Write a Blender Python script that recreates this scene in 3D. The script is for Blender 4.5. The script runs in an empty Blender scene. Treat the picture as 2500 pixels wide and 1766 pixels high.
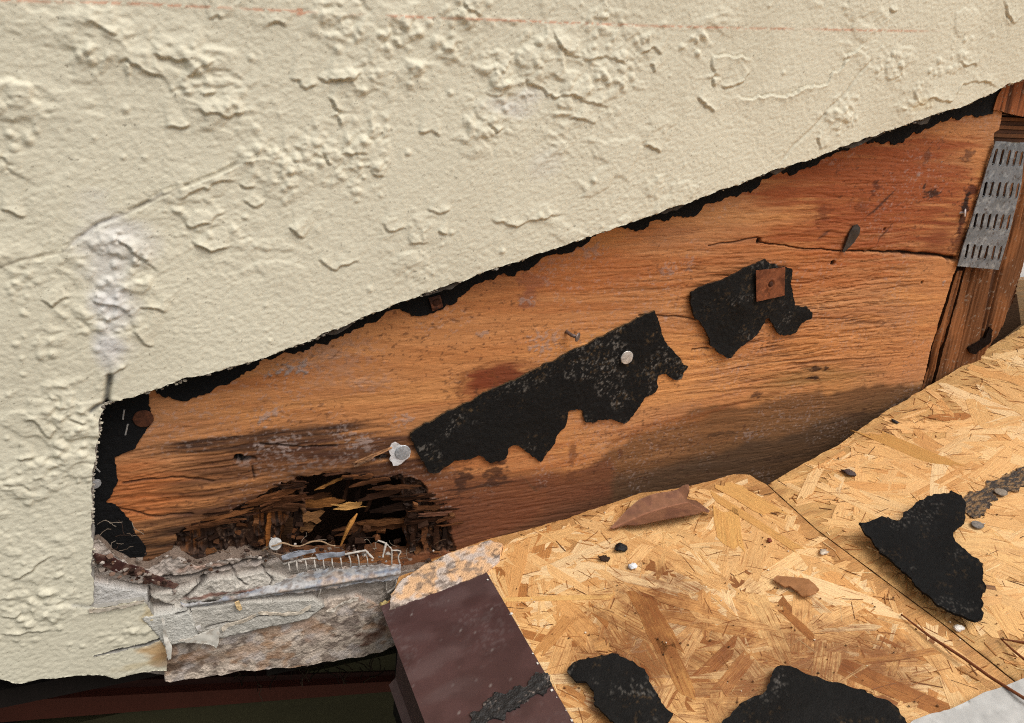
import bpy, math, random
import numpy as np
from mathutils import Vector, Matrix

random.seed(7)
SC = bpy.context.scene
COL = SC.collection
R_ = math.radians

# ------------------------------------------------------------------ camera
PW, PH = 2500.0, 1766.0            # size of the survey photograph the measurements were taken from
FOC, DIST = 1900.0, 0.55           # focal length in photo pixels, metres from lens to sheathing
_n = np.array([380 - PW/2, 20 - PH/2, FOC]); _n /= np.linalg.norm(_n)
_v = np.array([-0.1, 1.0, 0.0]); _v[2] = -(_n[0]*_v[0] + _n[1]*_v[1]) / _n[2]; _v /= np.linalg.norm(_v)
_x = np.cross(_v, _n)
AX = np.array([_x, _n, -_v])       # rows: world x, y, z in camera (right, down, forward)
EYE = np.array([0.0, -DIST, 0.0])
cam_d = bpy.data.cameras.new('camera'); cam = bpy.data.objects.new('camera', cam_d); COL.objects.link(cam)
cam_d.sensor_width = 36; cam_d.lens = 36*FOC/PW; cam_d.clip_start = 0.01; cam_d.clip_end = 500
m = Matrix.Identity(4)
for i in range(3):
    m[i][0] = AX[i][0]; m[i][1] = -AX[i][1]; m[i][2] = -AX[i][2]; m[i][3] = EYE[i]
cam.matrix_world = m
SC.camera = cam

# ------------------------------------------------------------------ sky, sun, exposure
SUN_EL, SUN_AZ = 60.0, 150.0       # high, from in front of the wall and a little to the right (overcast)
world = bpy.data.worlds.new('World'); SC.world = world; world.use_nodes = True
nt = world.node_tree
bg = nt.nodes['Background']; bg.inputs['Strength'].default_value = 0.15
sky = nt.nodes.new('ShaderNodeTexSky'); sky.sky_type = 'NISHITA'; sky.sun_disc = False
sky.sun_elevation = R_(SUN_EL); sky.sun_rotation = R_(SUN_AZ); sky.dust_density = 6; sky.ozone_density = 1.0
hs = nt.nodes.new('ShaderNodeHueSaturation'); hs.inputs['Saturation'].default_value = 0.25
nt.links.new(sky.outputs[0], hs.inputs['Color']); nt.links.new(hs.outputs[0], bg.inputs['Color'])
sun_d = bpy.data.lights.new('sun', 'SUN'); sun_d.energy = 1.5; sun_d.angle = R_(32); sun_d.color = (1.0, 0.965, 0.91)
sun = bpy.data.objects.new('sun', sun_d); COL.objects.link(sun)
sv = Vector((math.cos(R_(SUN_EL))*math.sin(R_(SUN_AZ)), math.cos(R_(SUN_EL))*math.cos(R_(SUN_AZ)), math.sin(R_(SUN_EL))))
sun.rotation_euler = sv.to_track_quat('Z', 'Y').to_euler()
SC.view_settings.view_transform = 'Standard'; SC.view_settings.look = 'None'
SC.view_settings.exposure = -0.05; SC.view_settings.gamma = 1.0; SC.view_settings.use_curve_mapping = False
SC.cycles.use_denoising = False
SC.cycles.max_bounces = 6
SC.cycles.filter_width = 1.1

# ------------------------------------------------------------------ measuring helpers
def ray(px, py):
    return AX @ np.array([px - PW/2, py - PH/2, FOC])
def at(px, py, Y=0.0):                       # point of the vertical plane y = Y seen at a photo pixel
    d = ray(px, py); return EYE + d*((Y + DIST)/d[1])
def wuv(pts, Y=0.0):
    return [tuple(at(px, py, Y)[[0, 2]]) for px, py in pts]
_a, _b = at(1000, 1385), at(2290, 925)
DK_ANG = math.atan2(_b[2]-_a[2], _b[0]-_a[0])
DK_O = Vector(_a); DK_S = Vector((math.cos(DK_ANG), 0, math.sin(DK_ANG))); DK_N = Vector((-math.sin(DK_ANG), 0, math.cos(DK_ANG)))
def dk(px, py, h=0.0):                       # (a, b) on the roof deck plane (raised by h): a up the slope, b towards the wall
    d = ray(px, py); nn = np.array(DK_N); o = np.array(DK_O) + nn*h
    p = EYE + d*(np.dot(o - EYE, nn)/np.dot(d, nn)) - np.array(DK_O)
    return (float(np.dot(p, np.array(DK_S))), float(p[1]))
def duv(pts, h=0.0):
    return [dk(px, py, h) for px, py in pts]
def wall_map(Y):
    def f(U, V, H): return np.stack([U, Y - H, V], -1)
    return f
def deck_map(h0=0.0):
    o = np.array(DK_O) + np.array(DK_N)*h0; s = np.array(DK_S); n = np.array(DK_N); y = np.array([0, 1.0, 0])
    def f(U, V, H): return o + U[..., None]*s + V[..., None]*y + H[..., None]*n
    return f
def lin(r, g, b):
    return tuple(((c/255.0)/12.92 if c <= 10 else ((c/255.0 + .055)/1.055)**2.4) for c in (r, g, b))
def ss(a, b, x):
    t = np.clip((x - a)/(b - a), 0, 1); return t*t*(3 - 2*t)

# ------------------------------------------------------------------ noise
def vn(x, y, s=0):
    xf = np.floor(x); yf = np.floor(y); xi = xf.astype(np.int64); yi = yf.astype(np.int64)
    fx = x - xf; fy = y - yf; fx = fx*fx*(3 - 2*fx); fy = fy*fy*(3 - 2*fy)
    def h(i, j):
        k = (i*374761393 + j*668265263 + s*974711) & 0xffffffff
        k = ((k ^ (k >> 13))*1274126177) & 0xffffffff
        return ((k ^ (k >> 16)) & 0xffffff)/16777215.0
    a = h(xi, yi); b = h(xi + 1, yi); c = h(xi, yi + 1); d = h(xi + 1, yi + 1)
    return (a + (b - a)*fx)*(1 - fy) + (c + (d - c)*fx)*fy
def fbm(x, y, o=4, s=0, g=.5):
    t = 0; a = 1; n = 0
    for k in range(o):
        c, d = math.cos(.6 + .9*k), math.sin(.6 + .9*k); f = 1.9**k
        t = t + a*vn((x*c - y*d)*f + 17.3*k, (x*d + y*c)*f - 9.1*k, s + k*31); n += a; a *= g
    return t/n

# ------------------------------------------------------------------ grids that become clipped, displaced sheets
def rag(pts, step, amp, seed=0, closed=True):
    """subdivide an outline and roughen it"""
    out = []; n = len(pts); L = 0
    rng = n if closed else n - 1
    for i in range(rng):
        a = np.array(pts[i]); b = np.array(pts[(i+1) % n]); d = b - a; l = float(np.hypot(*d))
        if l < 1e-9: continue
        k = max(1, int(l/step)); nx = np.array([-d[1], d[0]])/l
        for j in range(k):
            t = j/k; q = np.array([L + l*t])
            w = float(vn(q/(step*5), q*0 + 3.7, seed)[0] - .5)*1.3 + float(vn(q/(step*1.3), q*0 + 1.7, seed + 5)[0] - .5)*.9
            if j == 0 and amp < step*.3: w *= .3
            out.append(tuple(a + d*t + nx*amp*w))
        L += l
    if not closed: out.append(tuple(pts[-1]))
    return out
def axis(lo, hi, res, lo2=None, hi2=None, grow=1.18, cap=.008):
    a = list(np.arange(lo, hi + res*.5, res))
    if hi2 is not None:
        st = res; x = a[-1]; e = []
        while x < hi2: st = min(st*grow, cap); x += st; e.append(min(x, hi2))
        a += e
    if lo2 is not None:
        st = res; x = a[0]; e = []
        while x > lo2: st = min(st*grow, cap); x -= st; e.append(max(x, lo2))
        a = e[::-1] + a
    return np.array(a)
class Grid:
    def __init__(s, us, vs, col=(.5, .5, .5)):
        s.us, s.vs = us, vs; s.U, s.V = np.meshgrid(us, vs); s.H = np.zeros_like(s.U)
        s.C = np.ones(s.U.shape + (3,))*np.array(col); s.keep = None
    def sl(s, u0, u1, v0, v1):
        i0, i1 = np.searchsorted(s.us, [u0, u1]); j0, j1 = np.searchsorted(s.vs, [v0, v1])
        return (slice(j0, j1), slice(i0, i1))
    def near(s, pts, mar):
        """distance, side (+1 above) and run along a polyline for the part of the grid within mar of it"""
        P = np.array(pts); k = s.sl(P[:, 0].min() - mar, P[:, 0].max() + mar, P[:, 1].min() - mar, P[:, 1].max() + mar)
        U, V = s.U[k], s.V[k]
        if U.size == 0: return None
        best = np.full(U.shape, 1e9); side = np.ones(U.shape); run = np.zeros(U.shape); L = 0
        tot = np.hypot(*np.diff(P, axis=0).T).sum()
        for a, b in zip(P[:-1], P[1:]):
            d = b - a; l = np.hypot(*d)
            if l < 1e-9: continue
            t = np.clip(((U - a[0])*d[0] + (V - a[1])*d[1])/l**2, 0, 1)
            q = np.hypot(U - a[0] - t*d[0], V - a[1] - t*d[1]); w = q < best
            cr = d[0]*(V - a[1]) - d[1]*(U - a[0])
            if d[0] < 0: cr = -cr
            best = np.where(w, q, best); side = np.where(w, np.sign(cr), side); run = np.where(w, (L + t*l)/tot, run); L += l
        return k, U, V, best, side, run
    def mask(s, loops):
        ins = np.zeros(s.U.shape, bool)
        E = []
        for lp in loops:
            P = np.array(lp); E.append(np.concatenate([P, np.roll(P, -1, 0)], 1))
        E = np.concatenate(E)
        for j, v in enumerate(s.vs):
            c = (E[:, 1] > v) != (E[:, 3] > v)
            if not c.any(): continue
            e = E[c]; x = np.sort(e[:, 0] + (v - e[:, 1])/(e[:, 3] - e[:, 1])*(e[:, 2] - e[:, 0]))
            ins[j] = (np.searchsorted(x, s.us) % 2) == 1
        return ins
    def bump(s, u, v, r, h, p=1.0):
        k = s.sl(u - r, u + r, v - r, v + r)
        if s.U[k].size == 0: return
        q = np.clip(1 - ((s.U[k] - u)**2 + (s.V[k] - v)**2)/r**2, 0, 1); s.H[k] += h*q**p
    def tint(s, w, c, k=None):
        if k is None: s.C += (np.array(c) - s.C)*np.clip(w, 0, 1)[..., None]
        else: s.C[k] += (np.array(c) - s.C[k])*np.clip(w, 0, 1)[..., None]
    def blot(s, u, v, ru, rv, c, st, rough=.5, ns=.004, ang=0, seed=1, soft=.5, an=1):
        R = max(ru, rv)*1.6; k = s.sl(u - R, u + R, v - R, v + R)
        if s.U[k].size == 0: return
        x = s.U[k] - u; y = s.V[k] - v; ca, sa = math.cos(ang), math.sin(ang)
        q = np.hypot((x*ca + y*sa)/ru, (-x*sa + y*ca)/rv)
        q = q + rough*(fbm(s.U[k]/ns/2/an, s.V[k]/ns*an**.5, 4, seed) - .5)*2
        if an > 1: st = st*(.62 + .76*fbm(s.U[k]/.04, s.V[k]/.0022, 4, seed + 3, .6)); q = q + .9*(fbm(s.U[k]/.05, s.V[k]/.0035, 3, seed + 8) - .5)
        s.tint(st*(1 - ss(1 - soft, 1.0, q)), c, k)
def mesh_np(name, co, faces4, faces3, smooth4, smooth3, colr, mat, parent=None, uv=None):
    me = bpy.data.meshes.new(name)
    nv = len(co); me.vertices.add(nv); me.vertices.foreach_set('co', np.ascontiguousarray(co, np.float32).ravel())
    n4, n3 = len(faces4), len(faces3)
    idx = np.concatenate([np.asarray(faces4, np.int32).ravel(), np.asarray(faces3, np.int32).ravel()])
    me.loops.add(len(idx)); me.loops.foreach_set('vertex_index', idx.astype(np.int32))
    st = np.concatenate([np.arange(n4)*4, n4*4 + np.arange(n3)*3]).astype(np.int32)
    me.polygons.add(n4 + n3); me.polygons.foreach_set('loop_start', st)
    me.polygons.foreach_set('loop_total', np.concatenate([np.full(n4, 4), np.full(n3, 3)]).astype(np.int32))
    me.polygons.foreach_set('use_smooth', np.concatenate([smooth4, smooth3]).astype(bool))
    a = me.color_attributes.new('Col', 'FLOAT_COLOR', 'POINT')
    c4 = np.zeros((nv, 4), np.float32); c4[:, :3] = np.clip(colr, 0, 1); a.data.foreach_set('color', c4.ravel())
    if uv is not None:
        l = me.uv_layers.new(name='grain'); l.data.foreach_set('uv', np.ascontiguousarray(uv[idx], np.float32).ravel())
    else:
        l = me.uv_layers.new(name='grain'); l.data.foreach_set('uv', np.ascontiguousarray(np.asarray(co)[idx][:, [0, 1]], np.float32).ravel())
    me.update(calc_edges=True); me.validate()
    me.materials.append(mat)
    o = bpy.data.objects.new(name, me); COL.objects.link(o); o.parent = parent
    return o
def build(name, g, loops, tow, thick, mat, parent=None, side_col=None, back=True, clip=None):
    """cut the grid to the loops, displace it, close its sides"""
    ny, nx = g.U.shape; U = g.U.copy(); V = g.V.copy()
    ins = g.mask(loops)
    if clip is not None: ins &= ~clip
    dist = np.full(U.shape, 1e9); CU = U.copy(); CV = V.copy()
    du = np.gradient(g.us); dv = np.gradient(g.vs)
    cell = np.minimum(du[None, :], dv[:, None])
    for lp in loops:
        P = np.array(lp); Q = np.roll(P, -1, 0)
        for a, b in zip(P, Q):
            r = 0.0
            i0 = np.searchsorted(g.us, min(a[0], b[0])) - 2; i1 = np.searchsorted(g.us, max(a[0], b[0])) + 2
            j0 = np.searchsorted(g.vs, min(a[1], b[1])) - 2; j1 = np.searchsorted(g.vs, max(a[1], b[1])) + 2
            k = (slice(max(j0, 0), max(j1, 0)), slice(max(i0, 0), max(i1, 0)))
            if U[k].size == 0: continue
            d = b - a; l2 = d @ d
            if l2 < 1e-16: continue
            t = np.clip(((U[k] - a[0])*d[0] + (V[k] - a[1])*d[1])/l2, 0, 1)
            x = a[0] + t*d[0]; y = a[1] + t*d[1]; q = np.hypot(U[k] - x, V[k] - y); w = q < dist[k]
            dist[k] = np.where(w, q, dist[k]); CU[k] = np.where(w, x, CU[k]); CV[k] = np.where(w, y, CV[k])
    on = dist < cell*.62
    U = np.where(on, CU, U); V = np.where(on, CV, V); ok = ins | on
    ids = np.arange(ny*nx).reshape(ny, nx)
    q = np.stack([ids[:-1, :-1], ids[:-1, 1:], ids[1:, 1:], ids[1:, :-1]], -1).reshape(-1, 4)
    okf = ok.ravel(); insf = ins.ravel(); cnt = okf[q].sum(1); some = insf[q].any(1)
    f4 = q[(cnt == 4) & some]
    q3 = q[(cnt == 3) & some]
    bad = np.argmin(okf[q3], 1) if len(q3) else np.zeros(0, int)
    f3 = np.array([[q3[i][(bad[i] + j) % 4] for j in (1, 2, 3)] for i in range(len(q3))], np.int64).reshape(-1, 3)
    used = np.unique(np.concatenate([f4.ravel(), f3.ravel()])); remap = np.full(ny*nx, -1); remap[used] = np.arange(len(used))
    f4 = remap[f4]; f3 = remap[f3]
    u = U.ravel()[used]; v = V.ravel()[used]; h = g.H.ravel()[used]; c = g.C.reshape(-1, 3)[used]
    top = tow(u, v, h); n = len(used)
    e = np.concatenate([f4[:, [0, 1]], f4[:, [1, 2]], f4[:, [2, 3]], f4[:, [3, 0]], f3[:, [0, 1]], f3[:, [1, 2]], f3[:, [2, 0]]])
    key = np.sort(e, 1); key = key[:, 0]*(n + 1) + key[:, 1]
    uq, first, ct = np.unique(key, return_index=True, return_counts=True)
    be = e[first[ct == 1]]
    bv = np.unique(be); bm_ = np.full(n, -1); bm_[bv] = np.arange(len(bv)); nb = len(bv)
    hb = np.full(nb, -thick) if np.isscalar(thick) else thick(u[bv], v[bv], h[bv])
    if back == 'follow': hb = h[bv] + hb
    low = tow(u[bv], v[bv], hb)
    cs = c[bv] if side_col is None else np.tile(np.array(side_col), (nb, 1))
    cs = cs*(.8 + .4*fbm(u[bv]/.002, v[bv]/.002, 3, 5))[:, None]
    co = np.concatenate([top, top[bv], low]); cl = np.concatenate([c, cs, cs])
    sd = np.stack([n + bm_[be[:, 1]], n + bm_[be[:, 0]], n + nb + bm_[be[:, 0]], n + nb + bm_[be[:, 1]]], -1)
    s4 = np.concatenate([np.ones(len(f4)), np.zeros(len(sd))]); s3 = np.ones(len(f3))
    F4 = np.concatenate([f4, sd]); F3 = f3
    if back:
        hh = (np.full(n, -thick) if back != 'follow' else h - thick) if np.isscalar(thick) else thick(u, v, h)
        if back == 'follow' and not np.isscalar(thick): hh = h + hh
        o = len(co); co = np.concatenate([co, tow(u, v, hh)]); cl = np.concatenate([cl, c])
        F4 = np.concatenate([F4, o + f4[:, ::-1]]); F3 = np.concatenate([F3, o + f3[:, ::-1]])
        s4 = np.concatenate([s4, np.ones(len(f4))]); s3 = np.concatenate([s3, np.ones(len(f3))])
    return mesh_np(name, co, F4, F3, s4, s3, cl, mat, parent)
def sheet(name, loop, tow, thick, res, mat, parent=None, col=(.02, .02, .02), hf=None, cf=None, holes=(), jag=0, seed=0, back='follow', side=None, step=None):
    lp = rag(loop, step or res*1.6, jag, seed) if jag else list(loop)
    P = np.array(lp)
    g = Grid(np.arange(P[:, 0].min() - res, P[:, 0].max() + 2*res, res), np.arange(P[:, 1].min() - res, P[:, 1].max() + 2*res, res), col)
    if hf: g.H = hf(g.U, g.V)
    if cf: cf(g)
    return build(name, g, [lp] + list(holes), tow, thick, mat, parent, side, back)

# ------------------------------------------------------------------ plain meshes
class MB:
    def __init__(s): s.v = []; s.f = []; s.c = []; s.uv = []
    def add(s, vs, fs, c=(.5, .5, .5), uv=None):
        o = len(s.v); s.v += [tuple(p) for p in vs]; s.f += [tuple(i + o for i in f) for f in fs]
        s.c += ([c]*len(vs) if not (len(c) and hasattr(c[0], '__len__')) else list(c)); s.uv += (uv if uv else [(p[0], p[2]) for p in vs])
    def box(s, lo, hi, c=(.5, .5, .5), M=None):
        vs = [Vector((x, y, z)) for z in (lo[2], hi[2]) for y in (lo[1], hi[1]) for x in (lo[0], hi[0])]
        if M: vs = [M @ p for p in vs]
        s.add(vs, [(0, 2, 3, 1), (4, 5, 7, 6), (0, 1, 5, 4), (2, 6, 7, 3), (0, 4, 6, 2), (1, 3, 7, 5)], c)
    def tube(s, pts, r, c=(.5, .5, .5), n=7):
        pts = [Vector(p) for p in pts]; rr = r if hasattr(r, '__len__') else [r]*len(pts); vs = []; fs = []
        for i, p in enumerate(pts):
            d = (pts[min(i+1, len(pts)-1)] - pts[max(i-1, 0)]).normalized()
            a = d.orthogonal().normalized() if i == 0 else (a - d*a.dot(d)).normalized(); b = d.cross(a)
            for k in range(n):
                t = 2*math.pi*k/n; vs.append(p + (a*math.cos(t) + b*math.sin(t))*rr[i])
        for i in range(len(pts)-1):
            for k in range(n): fs.append((i*n+k, i*n+(k+1) % n, (i+1)*n+(k+1) % n, (i+1)*n+k))
        fs.append(tuple(range(n))[::-1]); fs.append(tuple((len(pts)-1)*n + k for k in range(n)))
        s.add(vs, fs, c)
    def lathe(s, prof, n, M, c=(.5, .5, .5), wob=0, seed=0):
        rn = random.Random(seed); w = [1 + wob*(rn.random()-.5) for _ in range(n)]; vs = []; fs = []
        cc = []
        for r, h in prof:
            for k in range(n):
                f = rn.uniform(.6, 1.08); cc.append(tuple(q*f for q in c))
                t = 2*math.pi*k/n; vs.append(M @ Vector((r*w[k]*math.cos(t), r*w[k]*math.sin(t), h)))
        for i in range(len(prof)-1):
            for k in range(n): fs.append((i*n+k, i*n+(k+1) % n, (i+1)*n+(k+1) % n, (i+1)*n+k))
        fs.append(tuple(range(n))[::-1]); fs.append(tuple((len(prof)-1)*n + k for k in range(n)))
        s.add(vs, fs, cc)
    def rock(s, p, r, c, seed=0, sq=(1, 1, 1), sub=1):
        rn = random.Random(seed)
        import bmesh
        bm = bmesh.new(); bmesh.ops.create_icosphere(bm, subdivisions=sub, radius=1)
        vs = [Vector((v.co.x*sq[0], v.co.y*sq[1], v.co.z*sq[2]))*r*(1 + .75*(rn.random()-.5)) + Vector(p) for v in bm.verts]
        fs = [[v.index for v in f.verts] for f in bm.faces]; bm.free(); s.add(vs, fs, c)
    def build(s, name, mat, parent=None, smooth=False):
        me = bpy.data.meshes.new(name); me.from_pydata(s.v, [], s.f)
        a = me.color_attributes.new('Col', 'FLOAT_COLOR', 'POINT')
        a.data.foreach_set('color', np.array([list(c[:3]) + [c[3] if len(c) > 3 else 0] for c in s.c], np.float32).ravel())
        l = me.uv_layers.new(name='grain'); idx = np.zeros(len(me.loops), np.int32); me.loops.foreach_get('vertex_index', idx)
        l.data.foreach_set('uv', np.array(s.uv, np.float32)[idx].ravel())
        if smooth: me.polygons.foreach_set('use_smooth', np.ones(len(me.polygons), bool))
        me.materials.append(mat); o = bpy.data.objects.new(name, me); COL.objects.link(o); o.parent = parent
        return o
def empty(name, loc):
    o = bpy.data.objects.new(name, None); COL.objects.link(o); o.empty_display_size = .02; o.location = loc; return o
def tag(o, label, cat, group=None):
    o['label'] = label; o['category'] = cat
    if group: o['group'] = group
    return o
def root(name, loc, label, cat, group=None):
    return tag(empty(name, loc), label, cat, group)
def adopt(o, r):
    """make o a part of r without moving it"""
    o.parent = r; rl = r.location if r.parent is None else r.location
    o.matrix_parent_inverse = Matrix.Translation(-Vector(rl))
    return o
def struct(o): o['kind'] = 'structure'; return o
def stuff(o): o['kind'] = 'stuff'; return o

# ------------------------------------------------------------------ materials
def mat(name, rough=.85, fine=(400, .25), bump=(900, .3, .0006), metal=0, spec=.3, aniso=None, coat=0, uvgrain=False, detail=6, dust=None):
    """colour comes from the object's own colour field, roughened by procedural noise; bump for the finest relief"""
    m = bpy.data.materials.new(name); m.use_nodes = True; t = m.node_tree; N = t.nodes; Lk = t.links.new
    b = N['Principled BSDF']; b.inputs['Roughness'].default_value = rough; b.inputs['Metallic'].default_value = metal
    b.inputs['Specular IOR Level'].default_value = spec
    at_ = N.new('ShaderNodeAttribute'); at_.attribute_name = 'Col'
    tc = N.new('ShaderNodeTexCoord'); mp = N.new('ShaderNodeMapping')
    if uvgrain:
        uvn = N.new('ShaderNodeUVMap'); uvn.uv_map = 'grain'; Lk(uvn.outputs[0], mp.inputs[0])
    else: Lk(tc.outputs['Object'], mp.inputs[0])
    if aniso: mp.inputs['Scale'].default_value = aniso
    n1 = N.new('ShaderNodeTexNoise'); n1.inputs['Scale'].default_value = fine[0]; n1.inputs['Detail'].default_value = detail; n1.inputs['Roughness'].default_value = .65
    Lk(mp.outputs[0], n1.inputs['Vector'])
    mr = N.new('ShaderNodeMapRange'); mr.inputs['From Min'].default_value = .25; mr.inputs['From Max'].default_value = .75
    mr.inputs['To Min'].default_value = 1 - fine[1]; mr.inputs['To Max'].default_value = 1 + fine[1]
    Lk(n1.outputs['Fac'], mr.inputs['Value'])
    mx = N.new('ShaderNodeMix'); mx.data_type = 'RGBA'; mx.blend_type = 'MULTIPLY'; mx.inputs['Factor'].default_value = 1
    Lk(at_.outputs['Color'], mx.inputs['A']); Lk(mr.outputs[0], mx.inputs['B'])
    out = mx.outputs['Result']
    if dust:
        n3 = N.new('ShaderNodeTexNoise'); n3.inputs['Scale'].default_value = dust[0]; n3.inputs['Detail'].default_value = 4; Lk(tc.outputs['Object'], n3.inputs['Vector'])
        r3 = N.new('ShaderNodeMapRange'); r3.inputs['From Min'].default_value = dust[1]; r3.inputs['From Max'].default_value = dust[1] + .1; r3.inputs['To Max'].default_value = dust[2]
        Lk(n3.outputs['Fac'], r3.inputs['Value'])
        m3 = N.new('ShaderNodeMix'); m3.data_type = 'RGBA'; Lk(r3.outputs[0], m3.inputs['Factor']); Lk(out, m3.inputs['A']); m3.inputs['B'].default_value = (*dust[3], 1); out = m3.outputs['Result']
    Lk(out, b.inputs['Base Color'])
    n2 = N.new('ShaderNodeTexNoise'); n2.inputs['Scale'].default_value = bump[0]; n2.inputs['Detail'].default_value = 4
    Lk(mp.outputs[0], n2.inputs['Vector'])
    bp = N.new('ShaderNodeBump'); bp.inputs['Strength'].default_value = bump[1]; bp.inputs['Distance'].default_value = bump[2]
    Lk(n2.outputs['Fac'], bp.inputs['Height']); Lk(bp.outputs[0], b.inputs['Normal'])
    return m
M_STUCCO = mat('painted_stucco', .75, (500, .05), (700, .3, .0006), spec=.25)
M_PLY = mat('weathered_plywood', .78, (800, .24), (900, .5, .0006), aniso=(.12, 1, 1), spec=.25)
M_WOODV = mat('upright_lumber', .8, (330, .25), (300, .6, .0007), aniso=(1, 1, .1), spec=.2)
M_WOOD = mat('splintered_wood', .9, (700, .5), (700, 1, .0010), aniso=(.2, 1, 1), spec=.1)
M_FELT = mat('asphalt_felt', .85, (700, .5), (900, .8, .0008), spec=.18)
def osb_mat():
    m = bpy.data.materials.new('osb_board'); m.use_nodes = True; t = m.node_tree; N = t.nodes; Lk = t.links.new; b = N['Principled BSDF']
    b.inputs['Roughness'].default_value = .55; b.inputs['Specular IOR Level'].default_value = .4
    at_ = N.new('ShaderNodeAttribute'); at_.attribute_name = 'Col'; uvn = N.new('ShaderNodeUVMap'); uvn.uv_map = 'grain'; tc = N.new('ShaderNodeTexCoord')
    def noise(src, sc, scale, det=3, rgh=.6):
        mp = N.new('ShaderNodeMapping'); mp.inputs['Scale'].default_value = sc; Lk(src, mp.inputs[0]); n = N.new('ShaderNodeTexNoise'); n.inputs['Scale'].default_value = scale; n.inputs['Detail'].default_value = det; n.inputs['Roughness'].default_value = rgh; Lk(mp.outputs[0], n.inputs['Vector']); return n.outputs['Fac']
    def rng(src, a, b_, c, d): r = N.new('ShaderNodeMapRange'); r.inputs[1].default_value = a; r.inputs[2].default_value = b_; r.inputs[3].default_value = c; r.inputs[4].default_value = d; Lk(src, r.inputs[0]); return r.outputs[0]
    def math_(op, x, y): q = N.new('ShaderNodeMath'); q.operation = op; Lk(x, q.inputs[0]); (Lk(y, q.inputs[1]) if hasattr(y, 'is_linked') else setattr(q.inputs[1], 'default_value', y)); return q.outputs[0]
    def mix(f, A, B, mode='MIX'):
        q = N.new('ShaderNodeMix'); q.data_type = 'RGBA'; q.blend_type = mode
        (Lk(f, q.inputs['Factor']) if hasattr(f, 'is_linked') else setattr(q.inputs['Factor'], 'default_value', f)); Lk(A, q.inputs['A']); (Lk(B, q.inputs['B']) if hasattr(B, 'is_linked') else setattr(q.inputs['B'], 'default_value', B)); return q.outputs['Result']
    g1 = noise(uvn.outputs[0], (.05, 1, 1), 700, 4); g2 = noise(uvn.outputs[0], (.07, 1, 1), 2200, 2); blot = noise(tc.outputs['Object'], (1, 1, 1), 60, 8, .7); bl2 = noise(tc.outputs['Object'], (1, 1, 1), 420, 4, .6)
    c = mix(1.0, at_.outputs['Color'], rng(g1, .3, .7, .74, 1.16), 'MULTIPLY'); c = mix(1.0, c, rng(g2, .3, .7, .86, 1.1), 'MULTIPLY')
    g3 = noise(uvn.outputs[0], (.035, 1, 1), 330, 2); c = mix(rng(g1, .56, .66, 0, .6), c, (*lin(146, 92, 48), 1)); c = mix(rng(g3, .54, .66, 0, .35), c, (*lin(190, 132, 72), 1))
    f = math_('ADD', math_('ADD', math_('MULTIPLY', blot, .62), math_('MULTIPLY', g1, .62)), math_('MULTIPLY', at_.outputs['Alpha'], .58))
    c = mix(rng(f, .84, 1.08, 0, .85), c, mix(1.0, rng(g1, .3, .7, .6, 1.2), (*lin(120, 68, 32), 1), 'MULTIPLY'))
    c = mix(rng(bl2, .66, .74, 0, .55), c, (*lin(96, 62, 36), 1))
    Lk(c, b.inputs['Base Color'])
    bp = N.new('ShaderNodeBump'); bp.inputs['Strength'].default_value = .7; bp.inputs['Distance'].default_value = .0005; Lk(math_('ADD', g1, g2), bp.inputs['Height']); Lk(bp.outputs[0], b.inputs['Normal'])
    return m
M_OSB = osb_mat()
M_MORTAR = mat('cement_mortar', .95, (600, .22), (600, .9, .0012), spec=.1)
M_GALV = mat('galvanised_steel', .5, (300, .25), (500, .3, .0003), metal=.45, spec=.5)
M_RUST = mat('rusted_steel', .8, (300, .4), (600, .5, .0005), metal=.2)
M_BROWN = mat('brown_enamelled_metal', .42, (60, .12), (300, .15, .0003), spec=.4, dust=(900, .72, .15, lin(130, 120, 118)))
M_TAR = mat('tar', .6, (900, .6), (700, 1, .0012), spec=.4)
M_OXIDE = mat('oxidised_zinc', .8, (350, .3), (500, .6, .0006))
M_LEAF = mat('dry_leaf', .6, (160, .25), (400, .4, .0004))
M_PAINT = mat('painted_board', .7, (40, .12), (300, .2, .0003))
M_DIRT = mat('dirt', 1, (600, .4), (600, 1, .001), spec=.05)
M_GROUND = mat('ground', 1, (3, .3), (30, .5, .02))

# =================================================================== THE SETTING
mb = MB(); mb.add([(-60, -60, -3.2), (60, -60, -3.2), (60, 60, -3.2), (-60, 60, -3.2)], [(0, 1, 2, 3)], lin(92, 88, 74))
struct(mb.build('ground', M_GROUND))

# ------------------------------------------------------------------ stucco wall
ST_Y = -0.020
cut = [(2680, 138), (2500, 195), (2460, 207), (2409, 235), (2365, 254), (2263, 287), (2152, 325), (2073, 353), (1994, 383), (1900, 413), (1758, 467), (1600, 522), (1486, 561),
       (1344, 611), (1194, 663), (1076, 703), (978, 739), (900, 768), (800, 812), (769, 829), (631, 877), (513, 912), (458, 926), (394, 949), (276, 981), (252, 989),
       (245, 1025), (238, 1070), (233, 1112), (226, 1150), (225, 1199), (224, 1244), (226, 1330), (226, 1402), (227, 1470), (217, 1484), (240, 1487), (267, 1481), (310, 1473), (350, 1467),
       (365, 1489), (389, 1528), (399, 1555), (380, 1560), (330, 1575), (280, 1588), (222, 1603), (283, 1593), (340, 1580), (400, 1563), (407, 1599), (407, 1639), (380, 1637), (338, 1643), (279, 1657), (235, 1646), (180, 1648), (120, 1655), (65, 1663), (30, 1668), (0, 1659), (-150, 1672), (-420, 1700)]
cu = wuv(cut, ST_Y)
lp = rag(cu, .0022, .0017, 3, closed=False)
zb = cu[-1][1]; xr = cu[0][0]
slope_end = (1.9, cu[0][1] + (1.9 - xr)*math.tan(R_(17.5)))
outer = [(-1.3, zb), (-1.3, 1.3), (1.9, 1.3), slope_end]
loop_st = outer + lp
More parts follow.
